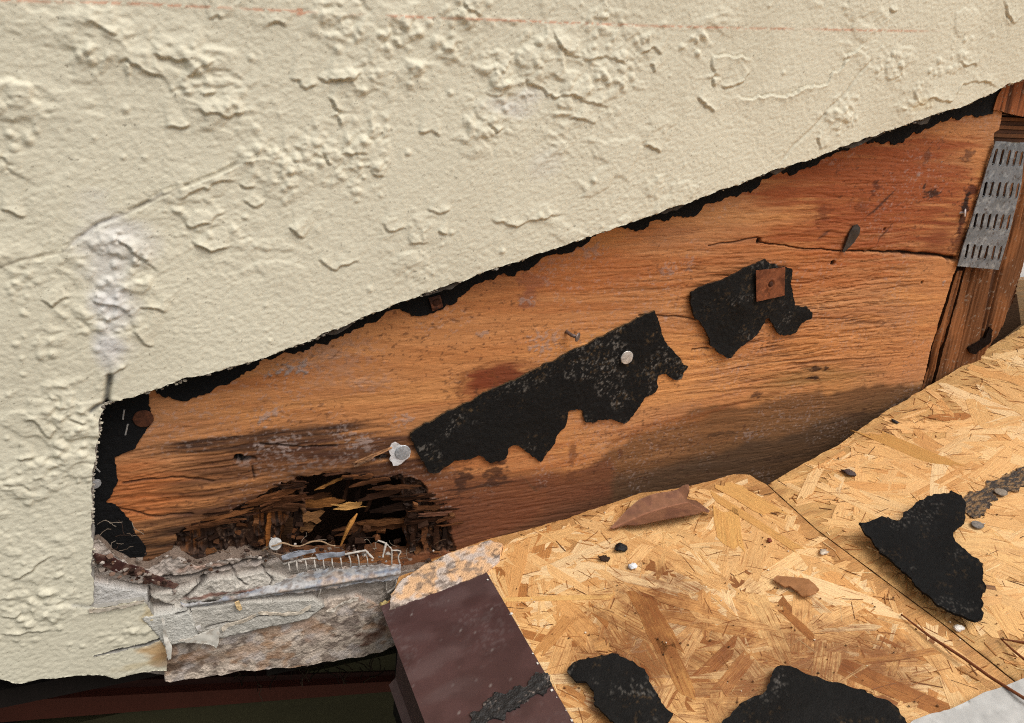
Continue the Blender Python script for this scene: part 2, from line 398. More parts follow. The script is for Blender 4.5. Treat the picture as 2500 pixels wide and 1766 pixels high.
a0 = at(-60, -60, ST_Y); 
us = axis(-.215, .80, .00078, -1.3, 1.9); vs = axis(-.515, .105, .00078, -.56, 1.3)
g = Grid(us, vs, lin(212, 206, 184)); U, V = g.U, g.V
CR = lambda ox, oy, pts, k=.3945: [(ox + x*k, oy + y*k) for x, y in pts]
reg = fbm(U/.11, V/.11, 3, 11)
g.H += (fbm(U/.07, V/.07, 2, 21) - .5)*.0016
ca, sa = math.cos(.5), math.sin(.5)
A_, B_ = U*ca + V*sa, -U*sa + V*ca
g.H += (fbm(U/.0022, V/.0022, 2, 47) - .5)*.00030
pat = fbm(U/.026 + .6*(fbm(U/.012, V/.012, 2, 77)-.5), V/.021, 4, 53, .55)
isl = np.zeros_like(U)
for cx, cy, cr, w_ in [(960,85,70,1),(1010,170,50,1),(1095,120,60,1),(1210,160,60,1),(1235,215,55,.9),(1330,140,80,1),(1470,190,130,1),(1400,235,90,.9),(860,410,80,.9),(760,370,80,1),(660,390,70,.8),(480,170,90,1),(420,150,80,.9),(540,255,80,1),(240,90,70,.9),(290,640,110,.8),(265,790,90,1),(150,1010,120,1),
        (220,1070,80,1),(110,820,60,.7),(30,640,60,.7),(2060,285,80,.9),(2190,160,70,.8),(2230,240,70,1),(2330,150,60,.8),(890,180,80,.9),(910,330,70,.8),(1180,310,90,.8),(700,430,70,.8),(480,520,110,.7),(570,570,90,.6),(300,1550,60,.7),(100,1460,110,.9),(60,1180,80,.8),(150,1130,90,1),(1480,60,90,.8),(1130,40,70,.9),(830,50,80,.9),(1700,100,70,.6),(30,240,70,.8),(1560,90,70,.8),(1000,560,90,.6),(740,560,70,.5),(1020,640,90,.5),(1250,540,90,.35),(60,1330,70,.7),(640,230,60,.5),(1750,60,90,.5),(2440,60,60,.7),(1950,230,60,.4)]:
    p = at(cx, cy, ST_Y); isl = np.maximum(isl, w_*np.exp(-(((U - p[0])**2 + ((V - p[2])*1.25)**2)/(cr*.00029)**2)))
lump = fbm(U/.0075 + 1.2*(fbm(U/.012, V/.012, 2, 77) - .5), V/.0060, 3, 53, .55)
g.H += .0013*ss(.62, .74, lump + .18*isl)*isl + .0009*ss(.62, .66, pat + .12*isl)*ss(.15, .6, isl)
g.H += .0008*ss(.55, .62, pat)*ss(.58, .66, reg)
def lips(ox, oy, lst, amp=.0012, fall=.010, sgn=1, k=.3945):
    for i, pts in enumerate(lst):
        P = rag(wuv(CR(ox, oy, pts, k), ST_Y), .0022, .0034, int(ox + oy + i*7), closed=False)
        r = g.near(P, fall*2.2)
        if r is None: continue
        kk, U_, V_, d, s, t = r
        s = s*sgn; fade = np.clip(np.minimum(t, 1 - t)*7, 0, 1)*(.55 + .9*vn(U_/.006, V_/.006, i + 3))
        up = np.where(s > 0, np.exp(-d/fall)*ss(0, .0009, d + .0002), 0)
        g.H[kk] += fade*amp*(up + .55*np.exp(-(d/.0016)**2)*(s > 0) - 1.0*np.exp(-(d/.0008)**2)*(s <= 0))
        g.tint(.30*fade*np.exp(-((d + np.where(s > 0, d, 0))/.0009)**2), lin(150, 138, 112), kk)
lips(0, 0, [[(530,145),(610,150),(680,190),(740,215)], [(730,420),(770,380),(815,425),(850,410),(900,445),(975,465),(1040,490)], [(940,340),(1050,370),(1110,395),(1140,375),(1180,390)],
  [(1130,440),(1190,475),(1230,440),(1250,410),(1340,385)], [(1240,570),(1340,570)], [(1210,665),(1270,700),(1330,695),(1420,740),(1520,690)], [(1020,785),(1100,795),(1180,765)],
  [(1290,120),(1340,105),(1370,125)], [(1790,480),(1850,500),(1890,550),(1970,520)], [(1950,480),(2010,515),(2100,495),(2200,490),(2240,450)], [(1090,1230),(1180,1210),(1280,1160),(1370,1120),(1470,1110)],
  [(1480,1140),(1580,1160)], [(1500,1240),(1580,1275),(1640,1245)], [(1110,1375),(1190,1410),(1300,1370),(1400,1300)], [(1200,1520),(1300,1550),(1410,1545)], [(1970,950),(2060,1020)],
  [(2100,940),(2180,975),(2281,960)], [(0,940),(50,1090)], [(10,1280),(80,1320),(170,1340)], [(1660,195),(1700,140),(1770,170)], [(2040,590),(2080,640),(2110,790)], [(1790,1400),(1870,1465)]])
lips(800, 0, [[(850,0),(870,60),(960,100)], [(0,510),(60,490),(150,485)], [(1400,170),(1440,280),(1490,340),(1580,350)], [(1590,390),(1700,360),(1740,345),(1790,380),(1850,400)],
  [(1200,430),(1230,530),(1320,560),(1400,590),(1520,600),(1620,640),(1750,680)], [(970,560),(1000,600),(1080,590),(1090,500)], [(1930,360),(2020,290),(2070,340)], [(2000,390),(2030,450)],
  [(1010,1340),(1050,1380),(1170,1390),(1330,1350),(1460,1330)], [(330,1380),(380,1430),(480,1415)], [(610,1300),(690,1325),(760,1300)], [(560,820),(700,840)], [(980,750),(1040,820),(1090,790)],
  [(250,1060),(290,1100),(350,1100)], [(1500,720),(1660,770)], [(1950,900),(2060,950)], [(680,1430),(740,1450)], [(500,1520),(620,1500)]])
lips(1600, 0, [[(340,350),(360,480),(370,550)], [(400,540),(480,540),(560,480),(595,430)], [(1590,560),(1600,620),(1660,650),(1700,610),(1760,630),(1830,620),(1870,570),(1900,530),(2040,505),(2130,530)],
  [(250,610),(360,710)], [(1000,850),(1020,930)], [(2150,10),(2190,90),(2220,140),(2270,100)], [(1450,45),(1500,65)], [(1870,380),(1990,420)]])
lips(0, 560, [[(20,1570),(120,1590),(200,1620)], [(860,460),(950,500),(1030,520)], [(830,625),(900,690),(960,720)], [(690,905),(780,845)], [(580,430),(650,470),(740,480)], [(130,1180),(220,1200),(260,1270),(330,1305),(380,1210)],
  [(420,1170),(540,1200)], [(110,1420),(210,1420)], [(250,420),(320,480),(440,410)], [(1970,180),(2080,250),(2230,210)], [(1190,60),(1300,130),(1420,120)], [(1820,20),(1880,60)]])
lips(0, 1360, [[(0,740),(200,720),(300,700),(460,690)], [(100,210),(250,150),(400,50),(480,0)], [(0,560),(120,560),(200,500)]], k=.2613)
# ledges whose upper edge stands proud
lips(1600, 0, [[(430,600),(560,600),(700,600),(850,590),(950,550),(1060,510),(1150,420),(1200,340),(1290,290),(1350,300)], [(350,345),(480,340),(600,350)]], .0011, .006, -1)
lips(0, 0, [[(0,1660),(150,1600),(250,1590),(380,1560),(450,1490),(600,1390),(750,1330),(900,1260),(1000,1200),(1100,1160),(1200,1120),(1330,1080),(1480,1010),(1560,960),(1640,970),(1740,940),(1800,910)]], .0013, .016, -1)
lips(0, 0, [[(700,1430),(750,1490),(800,1510),(900,1610),(980,1700)]], .0014, .008, 1)
def groove(pts, w, dpt, c=None, st=.6):
    r = g.near(rag(wuv(pts, ST_Y), .003, .0006, 9, closed=False), w*4)
    kk, U_, V_, d, s, t = r; q = np.exp(-(d/w)**2)*(.6 + .6*vn(U_/.01, V_/.01, 8)); g.H[kk] -= dpt*q
    if c is not None: g.tint(st*q, c, kk)
groove([(2125,150),(2093,185),(2065,229),(2026,264),(1987,312),(1935,359),(1908,395)], .0011, .0012, lin(170,160,140), .4)
groove([(180,596),(237,548),(296,525),(355,497),(394,473)], .0010, .0012, lin(120,115,112), .5)
groove([(0,655),(60,632),(150,615),(178,588),(237,548),(296,525),(355,497),(434,458),(525,426),(584,398)], .0008, .0010, lin(128,116,96), .55)
# the saw's over-run cuts at the corner
groove([(267,922),(262,955),(258,995)], .0016, .006, lin(70,70,72), .95)
groove([(222,1006),(240,992),(268,985)], .0014, .003, lin(90,90,90), .8)
groove([(180,1480),(217,1484)], .0018, .001, lin(165,168,170), .5)
rn = random.Random(4)
clus = [(960,85,60),(1010,80,40),(1000,175,40),(1090,120,60),(1205,150,45),(1230,205,40),(1330,130,60),(1480,190,80),(850,400,70),(760,350,70),(470,180,70),(230,130,50),(290,640,80),(260,790,70),(270,700,60),(150,1000,100),
        (220,1070,70),(110,840,50),(60,700,60),(2060,280,60),(2180,160,50),(2240,240,45),(2330,150,50),(880,180,50),(900,330,60),(1180,300,70),(640,380,60),(560,230,70),(700,430,60),(330,1540,40),(110,1480,80),(60,1530,60),(60,1180,60),(150,1120,70),(1480,60,70),(1130,40,60),(820,60,60),(1700,100,60),(40,330,50),(1560,90,60)]
for cx, cy, cr in clus:
    for _ in range(int(cr*.28)):
        x, y = cx + rn.gauss(0, cr*.5), cy + rn.gauss(0, cr*.4); p = at(x, y, ST_Y); r = rn.uniform(.0011, .0034)
        g.bump(p[0], p[2], r, r*rn.uniform(.25, .5), .8)
for _ in range(520):
    p = at(rn.uniform(-50, 2500), rn.uniform(-30, 1640), ST_Y); r = rn.choice((rn.uniform(.0008, .0016), rn.uniform(.0010, .0026))); g.bump(p[0], p[2], r, r*rn.uniform(.3, .6), .8)
def soft(H, k=1):
    for _ in range(k):
        H[1:-1] = .25*H[:-2] + .5*H[1:-1] + .25*H[2:]; H[:, 1:-1] = .25*H[:, :-2] + .5*H[:, 1:-1] + .25*H[:, 2:]
soft(g.H, 1)
g.H += (fbm(A_/.0030, B_/.0016, 3, 141) - .5)*.00056*(.4 + reg) + (fbm(U/.0022, V/.0019, 2, 147) - .5)*.00040*(.5 + fbm(U/.05, V/.05, 2, 149))
# the paint rubbed thin to a bluish grey beside the corner, chalk line, rust bleed
for x, y, rx, ry, s_ in [(265,690,70,190,.5),(262,860,40,90,.65),(330,600,60,60,.4),(275,760,60,80,.4),(1240,260,90,30,.4),(1330,400,60,50,.15),(1290,230,60,25,.3)]:
    p = at(x, y, ST_Y); g.blot(p[0], p[2], rx*.00031, ry*.00031, lin(202,201,204), s_*.95, .45, .014, 0, 6, .8)
r = g.near(wuv([(-120,-4),(60,2),(125,5),(300,8),(560,20),(690,27),(760,30),(960,40),(1180,48),(1380,56),(1600,64),(1800,69),(2000,72),(2150,75),(2330,77)], ST_Y), .006)
kk, U_, V_, d, s, t = r
ch = np.exp(-(d/.0009)**2)*ss(.42, .62, fbm(U_/.0022, V_/.0012, 3, 88) + .10)*ss(.25, .55, fbm(U_/.03, V_/.4, 2, 89) + .12)*(1 - ss(.9, 1, t))
g.tint(ch*.62, lin(196,118,80), kk)
p = at(735, 30, ST_Y); g.blot(p[0], p[2], .0034, .0030, lin(190,112,74), .6, .7, .0016)
for x, y, rx, ry, c, s_ in [(385,1590,60,38,(186,140,78),.8),(395,1610,36,34,(150,110,70),.7),(360,1500,22,40,(176,150,96),.6),(400,1540,14,50,(120,80,50),.7),(330,1625,60,16,(190,165,110),.4),(2250,255,60,30,(214,200,165),.5)]:
    p = at(x, y, ST_Y); g.blot(p[0], p[2], rx*.0003, ry*.0003, lin(*c), s_, .6, .006, 0, 12, .7)
g.C *= (1 + .10*(fbm(U/.18, V/.18, 3, 91) - .5))[..., None]; g.tint(.16*ss(.50, .68, fbm(U/.05, V/.09, 4, 93)), lin(176, 166, 142)); g.tint(.6*ss(.875, .89, fbm(U/.0018, V/.0018, 2, 95)), lin(90, 80, 64))
wall = root('stucco_wall', (0, ST_Y, -.5), 'cream painted stucco wall with its lower part sawn away on a slope', 'wall')
o = build('stucco_coat', g, [loop_st], wall_map(ST_Y), .018, M_STUCCO, None, lin(150, 146, 138), back=False)
adopt(o, wall)
mb = MB(); rn = random.Random(41)
for i in range(330):         # crumbs of base coat clinging to the sawn edge
    k_ = rn.randrange(0, 33); t_ = rn.random(); a_, b_ = cut[k_], cut[k_ + 1]; x_ = a_[0] + (b_[0] - a_[0])*t_; y_ = a_[1] + (b_[1] - a_[1])*t_
    if x_ > 2520: continue
    p = at(x_ + (2 if k_ > 25 else 0), y_ + rn.uniform(-3, 2), ST_Y + rn.uniform(.0005, .006)); mb.rock(p, rn.uniform(.0004, .0014), rn.choice([lin(176,168,152), lin(150,142,130), lin(196,188,168), lin(120,112,104)]), i, (1.3, 1, .8))
stuff(adopt(mb.build('edge_crumbs', M_MORTAR), wall))

# ------------------------------------------------------------------ plywood sheathing
ply_r = [(2449, 262), (2443, 297), (2440, 318), (2428, 325), (2427, 347), (2401, 433), (2376, 520), (2340, 629), (2333, 660), (2311, 723), (2274, 847), (2249, 950), (2215, 1060)]
pr = wuv(ply_r)
plow = -.475
loop_p = [(-.11, plow), (-.11, -.10)] + [(-.02, -.08), (.10, -.05), (.40, .03), (.70, .10)] + rag(pr, .003, .0012, 5, closed=False) + [(pr[-1][0], -.42), (.62, -.44), (.40, -.46), (.2, plow)]
P = np.array(loop_p)
g = Grid(np.arange(-.112, P[:, 0].max() + .002, .0008), np.arange(plow - .001, .105, .0008), lin(182, 123, 76)); U, V = g.U, g.V
W_ = lambda x, y: at(x, y)[[0, 2]]
# figure of the veneer
wv = (fbm(U/.12, V/.05, 3, 3) - .5)
VV = V - .026*U + .011*wv + .004*(fbm(U/.05, V/.03, 2, 5) - .5)
fig = fbm(U/.30, VV/.0045, 4, 7, .6)
g.C *= (1 + .26*(fig - .5))[..., None]
g.tint(ss(.52, .68, fbm(U/.25, VV/.012, 3, 13))*.5, lin(158, 92, 48))
g.tint(ss(.5, .7, fbm(U/.09, VV/.02, 3, 17))*.35, lin(206, 146, 86))
g.tint(.22*ss(.42, .66, fbm(U/.10, V/.05, 4, 19)), lin(150, 116, 90))
cr1 = fbm(U/.045, VV/.0016, 3, 23, .6); cr2 = fbm(U/.016, VV/.0011, 2, 29, .6)
st = np.full(U.shape, .22)
def region(x, y, rx, ry, a):
    c = W_(x, y); q = np.hypot((U - c[0])/(rx*.00037), (V - c[1])/(ry*.00037)); return a*(1 - ss(.4, 1.15, q + .3*(fbm(U/.03, V/.01, 3, 37) - .5)))
st += region(1960, 780, 460, 300, .75) + region(420, 1210, 260, 160, .55) + region(2100, 500, 300, 170, .3) + region(1200, 1260, 300, 110, .4) + region(1650, 660, 260, 110, .35) - region(1000, 850, 420, 170, .18)
ck = np.clip(ss(.56, .70, cr1) + .6*ss(.60, .72, cr2), 0, 1)*np.clip(st, 0, 1.2)
rdg = ss(.42, .60, fbm(U/.06, VV/.0034, 3, 61))
g.H += rdg*.0011*np.clip(st - .25, 0, 1) - ck*.0013 + (fig - .5)*.0008 + (fbm(U/.01, V/.0025, 3, 83) - .5)*.0004
g.tint(ck*.68, lin(72, 40, 24))
hair = ss(.60, .74, fbm(U/.011, VV/.0012, 3, 67, .6)); g.tint(hair*.30*np.clip(st + .2, 0, 1), lin(84, 48, 26)); g.H -= hair*.0005
g.H *= .74
# weathering stains
def stain(x, y, rx, ry, c, s_, rough=.6, ns=.006, seed=1, soft=.6):
    p = W_(x, y); g.blot(p[0], p[1], rx*.00037, ry*.00037, lin(*c), s_, rough, ns, R_(-1), seed, soft, 3 if rx > 60 else 1)
stain(2150, 480, 430, 230, (140, 74, 40), .95, .35, .05, 2, .55)
stain(2300, 570, 120, 110, (108, 46, 22), .7, .5, .03, 2, .8)
stain(1950, 650, 420, 110, (168, 96, 48), .6, .4, .05, 3, .8)
stain(1560, 900, 420, 120, (204, 142, 84), .8, .35, .05, 4, .7)
stain(1080, 830, 380, 130, (198, 136, 82), .55, .35, .05, 44, .8)
stain(2050, 830, 260, 90, (190, 126, 70), .5, .4, .05, 5, .8)
stain(1450, 660, 330, 80, (164, 92, 46), .6, .4, .04, 5, .8)
stain(330, 1220, 160, 130, (166, 90, 40), .6, .4, .04, 6, .8)
stain(1330, 1225, 460, 110, (112, 68, 40), .85, .30, .04, 7, .5)
stain(1180, 1265, 220, 90, (92, 54, 36), .8, .35, .03, 8, .6)
stain(1900, 1110, 480, 105, (102, 74, 46), .92, .25, .04, 9, .35)
stain(2120, 1030, 220, 80, (118, 88, 54), .7, .35, .04, 10, .6)
stain(1720, 1165, 400, 62, (66, 48, 34), .85, .35, .03, 11, .6)
stain(2080, 1090, 240, 60, (84, 62, 40), .7, .35, .03, 21, .6)
stain(2000, 930, 330, 60, (140, 104, 60), .6, .5, .03, 11, .8)
stain(700, 1075, 240, 50, (58, 38, 28), .9, .6, .02, 12, .6)
stain(850, 1115, 280, 66, (74, 46, 34), .9, .5, .02, 13, .6)
stain(600, 1140, 200, 50, (98, 62, 38), .75, .6, .02, 14, .7)
stain(950, 1165, 170, 60, (70, 42, 30), .85, .5, .02, 15, .6)
stain(640, 1225, 270, 90, (72, 44, 28), .85, .5, .02, 16, .6)
stain(560, 1325, 280, 56, (36, 23, 16), .95, .6, .02, 17, .6)
stain(1060, 1290, 130, 84, (46, 30, 22), .9, .5, .02, 18, .6)
def washed(pts, c, s_, passes, sd):
    m_ = g.mask([rag(wuv(pts), .006, .010, sd)]).astype(float); e_ = m_.copy()
    for _ in range(passes):
        e_[2:-2] = .25*e_[:-4] + .5*e_[2:-2] + .25*e_[4:]; e_[:, 2:-2] = .25*e_[:, :-4] + .5*e_[:, 2:-2] + .25*e_[:, 4:]
    gr_ = fbm(U/.06, VV/.0026, 4, sd + 2, .6); bl_ = fbm(U/.03, V/.012, 4, sd + 4)
    g.tint(np.clip(e_*1.15 + .5*(bl_ - .5)*e_, 0, 1)*s_*(.66 + .68*gr_), lin(*c))
washed([(1495,1090),(1560,1058),(1620,1035),(1720,1008),(1850,978),(2000,958),(2130,948),(2262,938),(2255,1250),(1300,1420),(1200,1350),(1350,1220)], (112, 76, 46), .92, 4, 61)
washed([(1340,1200),(1500,1165),(1650,1130),(1800,1095),(1950,1050),(2100,1010),(2262,960),(2255,1250),(1300,1420)], (76, 55, 38), .78, 7, 63)
washed([(1000,1180),(1120,1150),(1250,1165),(1400,1150),(1480,1120),(1500,1400),(980,1400)], (104, 62, 40), .80, 7, 67)
# growth rings of the rotary-cut veneer
for pts in [[(800,800),(860,822),(960,842),(1080,862),(1190,878),(1290,868)], [(790,850),(900,880),(1000,900),(1100,905)], [(840,772),(960,800),(1100,806),(1260,790),(1380,760)], [(560,930),(700,950),(850,952),(1000,945)], [(900,760),(1040,776),(1180,766)], [(1010,735),(1150,742),(1300,716)], [(520,985),(680,1000),(840,1010)], [(1190,700),(1330,690),(1450,655)], [(1500,640),(1620,625),(1760,640),(1850,600)], [(1760,560),(1900,570),(2060,566),(2200,580)]]:
    r_ = g.near(rag(wuv(pts), .008, .0030, 7, closed=False), .014)
    kk, U_, V_, d, s, t = r_; q = np.where(s > 0, np.exp(-(d/.0010)**2), np.exp(-d/.0050)*.8)*np.clip(np.minimum(t, 1 - t)*5, 0, 1); g.tint(.38*q, lin(140, 82, 44), kk)
# curved edge of the dark tide mark
for pts, w, c, s_ in [([(1480,1090),(1540,1060),(1600,1035),(1700,1015),(1800,985),(1900,960)], .0022, (110,62,32), .6), ([(1500,1080),(1600,1040),(1720,1020)], .006, (140,88,48), .5)]:
    kk, U_, V_, d, s, t = g.near(wuv(pts), .02); g.tint(s_*np.exp(-(d/w)**2)*(.5 + vn(U_/.01, V_/.003, 3)), lin(*c), kk)
# knots
def knot(x, y, rx, ry, c, s_=.9):
    p = W_(x, y); k = g.sl(p[0]-.07, p[0]+.07, p[1]-.05, p[1]+.05); q = np.hypot((U[k]-p[0])/(rx*.00037), (V[k]-p[1])/(ry*.00037)) + .9*(fbm(U[k]/.014, V[k]/.004, 4, 71) - .5)
    g.tint(s_*(1 - ss(.55, 1.05, q)), lin(*c), k); g.tint(.5*np.exp(-((q - 1.05)/.12)**2), lin(110, 60, 30), k)
knot(1220, 925, 95, 42, (104, 44, 24)); knot(1165, 950, 40, 50, (120, 56, 30), .6)
for x, y, a, b in [(1853,589,9,9),(2035,642,9,8),(1240,1000,14,7),(582,1117,9,7),(595,1122,24,8),(930,1118,22,8),(2252,690,5,5),(2160,560,5,5)]:
    p = W_(x, y); k = g.sl(p[0]-.02, p[0]+.02, p[1]-.02, p[1]+.02); q = np.hypot((U[k]-p[0])/(a*.00037), (V[k]-p[1])/(b*.00037)) + .6*(fbm(U[k]/.004, V[k]/.004, 3, 72) - .5)
    w = 1 - ss(.6, 1.1, q); g.H[k] -= .004*w; g.tint(w, (.006, .004, .003), k)
# dark spots, mould, dust
for x, y, rx, ry, c, s_ in [(2140,460,20,18,(86,42,24),.8),(2010,520,30,34,(104,52,28),.7),(2100,505,26,20,(96,50,28),.5),(2262,385,16,20,(98,58,40),.7),(2365,378,26,22,(86,54,40),.7),(2276,475,34,14,(52,28,18),.95),(2258,452,7,16,(52,30,20),.9),(2370,470,34,20,(74,34,20),.9),(2352,530,14,60,(50,22,14),.9),(2340,590,30,60,(70,28,14),.7),
        (2360,490,16,30,(30,16,12),.95),(1210,1160,30,40,(58,34,24),.8),(1130,1175,26,40,(50,30,22),.8),(1395,1165,22,22,(96,58,36),.8),(1400,1110,14,30,(110,66,40),.7),(2000,900,36,9,(56,34,22),.9),(1990,925,30,10,(50,30,22),.9),(1845,965,24,10,(70,42,28),.8),(1515,1105,10,16,(92,56,36),.8),(1610,1090,12,9,(86,54,36),.7),(1625,1075,20,8,(90,58,38),.7),(1225,1130,14,10,(80,50,34),.7),(1190,1185,90,9,(60,36,24),.8),
        (1300,690,44,30,(140,84,60),.6),(1290,730,30,24,(128,76,56),.6),(1310,1190,30,8,(70,42,28),.7),(1700,1190,40,14,(60,42,30),.7),(1900,1120,60,16,(70,48,32),.7),(2090,1010,70,10,(66,44,28),.7),(1760,1060,50,9,(66,44,28),.6)]:
    stain(x, y, rx, ry, c, s_, .9, .0025, int(x), .5)
for x, y, rx, ry, s_ in [(700,905,36,16,.9),(745,893,12,14,.9),(655,1010,30,14,.5),(640,1030,14,14,.7),(690,1090,60,30,.55),(880,1085,40,22,.6),(840,1060,26,20,.5),(975,1030,28,24,.5),(1285,735,26,12,.5),(1180,815,16,9,.5),(1330,830,44,24,.5),(1310,850,20,14,.6),(1435,610,40,20,.4),(1630,660,20,22,.4),(1685,640,16,24,.35),(1950,690,10,14,.5),(2305,690,9,9,.7),(2300,392,6,6,.9),(2240,428,12,10,.6),(1830,1060,40,20,.35),(1070,1220,34,6,.7),(1085,1240,20,4,.6),(1330,650,60,20,.25),(830,880,90,60,.2),(780,850,60,50,.25),(600,1130,30,8,.3),(760,1130,120,16,.35),(900,940,60,20,.2)]:
    p = W_(x, y); k = g.sl(p[0]-.06, p[0]+.06, p[1]-.03, p[1]+.03); q = np.hypot((U[k]-p[0])/(rx*.00042), (V[k]-p[1])/(ry*.00042))
    w = ss(.50, .62, fbm(U[k]/.0030, V[k]/.0022, 3, int(x))*(1.25 - .45*q))*s_; g.tint(w, lin(150, 132, 124), k); g.H[k] += w*.0006
spk = ss(.66, .76, fbm(U/.0034, V/.0022, 4, 97)); g.tint(.30*ss(.60, .74, fbm(U/.0022, V/.0018, 4, 197))*ss(.50, .66, fbm(U/.05, V/.04, 3, 198)), lin(168, 150, 142)); g.tint(spk*.6*ss(.47, .62, fbm(U/.06, V/.05, 2, 98)), lin(70, 40, 26))
# long split near the truss
kk, U_, V_, d, s, t = g.near(rag(wuv([(1850,592),(1900,598),(1960,606),(2040,612),(2120,614),(2200,617),(2270,622),(2335,632)]), .003, .0012, 3, closed=False), .012)
wd = .0004 + .0013*ss(.35, .75, t)*(.4 + vn(U_/.008, V_*0, 5)); q = np.exp(-(d/wd)**2); g.H[kk] -= .006*q; g.tint(q, (.010, .005, .003), kk)
g.H[kk] -= np.where(s < 0, 0, .0014*np.exp(-d/.006)*ss(.2, .6, t))
for pts in [[(1560,770),(1640,772),(1700,780)], [(1690,853),(1730,850)], [(1730,600),(1800,590),(1850,580)], [(635,1085),(750,1092),(820,1090)], [(300,1180),(420,1165),(520,1175)], [(280,1240),(380,1262),(470,1255)], [(620,1170),(616,1140)]]:
    kk, U_, V_, d, s, t = g.near(rag(wuv(pts), .003, .0008, 5, closed=False), .006); q = np.exp(-(d/.0007)**2); g.H[kk] -= .002*q; g.tint(q*.8, lin(40, 22, 14), kk)
# scratches and a black smear
for pts, w, c in [([(2190,460),(2150,500),(2110,535)], .0018, (56,34,26)), ([(2185,540),(2150,580),(2140,600)], .0012, (80,44,28)), ([(2030,560),(1995,585)], .0022, (86,50,34)), ([(1270,1160),(1310,1200),(1330,1190)], .0012, (90,60,40))]:
    kk, U_, V_, d, s, t = g.near(rag(wuv(pts), .002, .0008, 6, closed=False), .008); q = np.exp(-(d/(w*np.sin(np.clip(t, .05, .95)*3.14)+1e-5))**2); g.tint(q*.85, lin(*c), kk)
# rot: outer veneer gone, upright fibres of the next ply exposed
rotL = rag(wuv([(425,1305),(480,1290),(520,1262),(560,1250),(590,1232),(625,1226),(650,1198),(700,1188),(742,1172),(742,1352),(415,1352)]), .003, .006, 11)
rotR = rag(wuv([(900,1160),(960,1166),(1000,1172),(1040,1192),(1052,1232),(1088,1246),(1085,1262),(1100,1275),(1098,1310),(1125,1352),(970,1362),(960,1250)]), .003, .006, 12)
for lp_ in (rotL, rotR):
    mk = g.mask([lp_]); fib = fbm(U/.0016, V/.018, 4, 33, .6); dbr = fbm(U/.006, V/.005, 4, 35, .6)
    g.H = np.where(mk, -.0035 - .0035*(1 - fib) + .005*ss(.5, .7, dbr) - .002*fbm(U/.02, V/.02, 2, 39), g.H)
    cc = np.array(lin(58, 36, 22))*(.45 + 1.0*fib)[..., None]
    cc = cc + (np.array(lin(140, 84, 40)) - cc)*(ss(.52, .68, fbm(U/.012, V/.05, 3, 43))*ss(.42, .6, fib))[..., None]*.8
    cc = cc + (np.array(lin(40, 27, 20)) - cc)*ss(.50, .62, dbr)[..., None]*.8
    cc = cc + (np.array(lin(120, 92, 72)) - cc)*ss(.66, .72, fbm(U/.004, V/.0022, 3, 49))[..., None]*.6
    g.C = np.where(mk[..., None], cc, g.C)
hole = rag(wuv([(718,1166),(767,1156),(820,1158),(861,1151),(874,1166),(914,1178),(960,1176),(990,1184),(984,1216),(998,1250),(992,1300),(1000,1350),(700,1352),(716,1318),(738,1302),(742,1250),(734,1215),(738,1190),(722,1180)]), .0025, .004, 15)
# beside the hole the veneer is dark and frayed
kk, U_, V_, d, s, t = g.near(hole + hole[:1], .02); q = np.exp(-d/.008)*(.4 + fbm(U_/.006, V_/.002, 3, 51)); g.tint(q*.8, lin(36, 22, 15), kk); g.H[kk] += (.0022*np.exp(-d/.005)*(fbm(U_/.012, V_/.003, 3, 52) - .35))
ply = root('plywood_sheathing', tuple(at(1300, 1240)), 'weathered orange plywood wall panel rotted through at its lower corner', 'plywood')
adopt(build('veneer', g, [loop_p, hole], wall_map(0), .012, M_PLY, None, lin(96, 60, 36), back=False), ply)

def shard(px, py, L, Wd, ang, Y, col, seed, th=.0014, tx=0, ty=0, mat_=None, name='splinter', ragend=.35):
    """a torn sliver of veneer: grain along its length, ragged at both ends"""
    rn = random.Random(seed); n = 7; top = []; bot = []
    for i in range(n):
        t = i/(n-1); x = (t - .5)*L; w = Wd*.5*(1 - .15*abs(2*t-1)**3)
        top.append((x + rn.uniform(-1, 1)*L*.03, w*(rn.uniform(.55, 1.1)))); bot.append((x + rn.uniform(-1, 1)*L*.03, -w*rn.uniform(.55, 1.1)))
    tips = lambda s: [(s*L*(.5 + rn.uniform(-.12, ragend)), Wd*q) for q in ((.3, .1, -.1, -.3) if s > 0 else (-.3, -.1, .1, .3))]
    outl = bot + tips(1)[::-1] + top[::-1] + tips(-1)[::-1]
    M = Matrix.Translation(Vector(at(px, py, Y))) @ Matrix.Rotation(tx, 4, 'X') @ Matrix.Rotation(ty, 4, 'Z') @ Matrix.Rotation(-ang, 4, 'Y')
    k = len(outl); cv = rn.uniform(-.15, .15)
    vs = [M @ Vector((x, -th*.5 + cv*x*x/L, z)) for x, z in outl] + [M @ Vector((x, th*.5 + cv*x*x/L, z)) for x, z in outl]
    fs = [tuple(range(k)), tuple(range(2*k-1, k-1, -1))] + [(i+k, (i+1) % k + k, (i+1) % k, i) for i in range(k)]
    cs = [tuple(c*rn.uniform(.75, 1.25) for c in [q*rn.choice((1, 1, .8)) for q in col]) if False else tuple(q*f for q in col) for f in [rn.uniform(.35, .8) for _ in range(2*k)]]
    mb = MB(); mb.add(vs, fs, cs); return adopt(mb.build(name, mat_ or M_WOOD), ply)
B1, B2, B3, B4 = lin(96, 60, 36), lin(62, 38, 24), lin(150, 98, 52), lin(40, 25, 17)
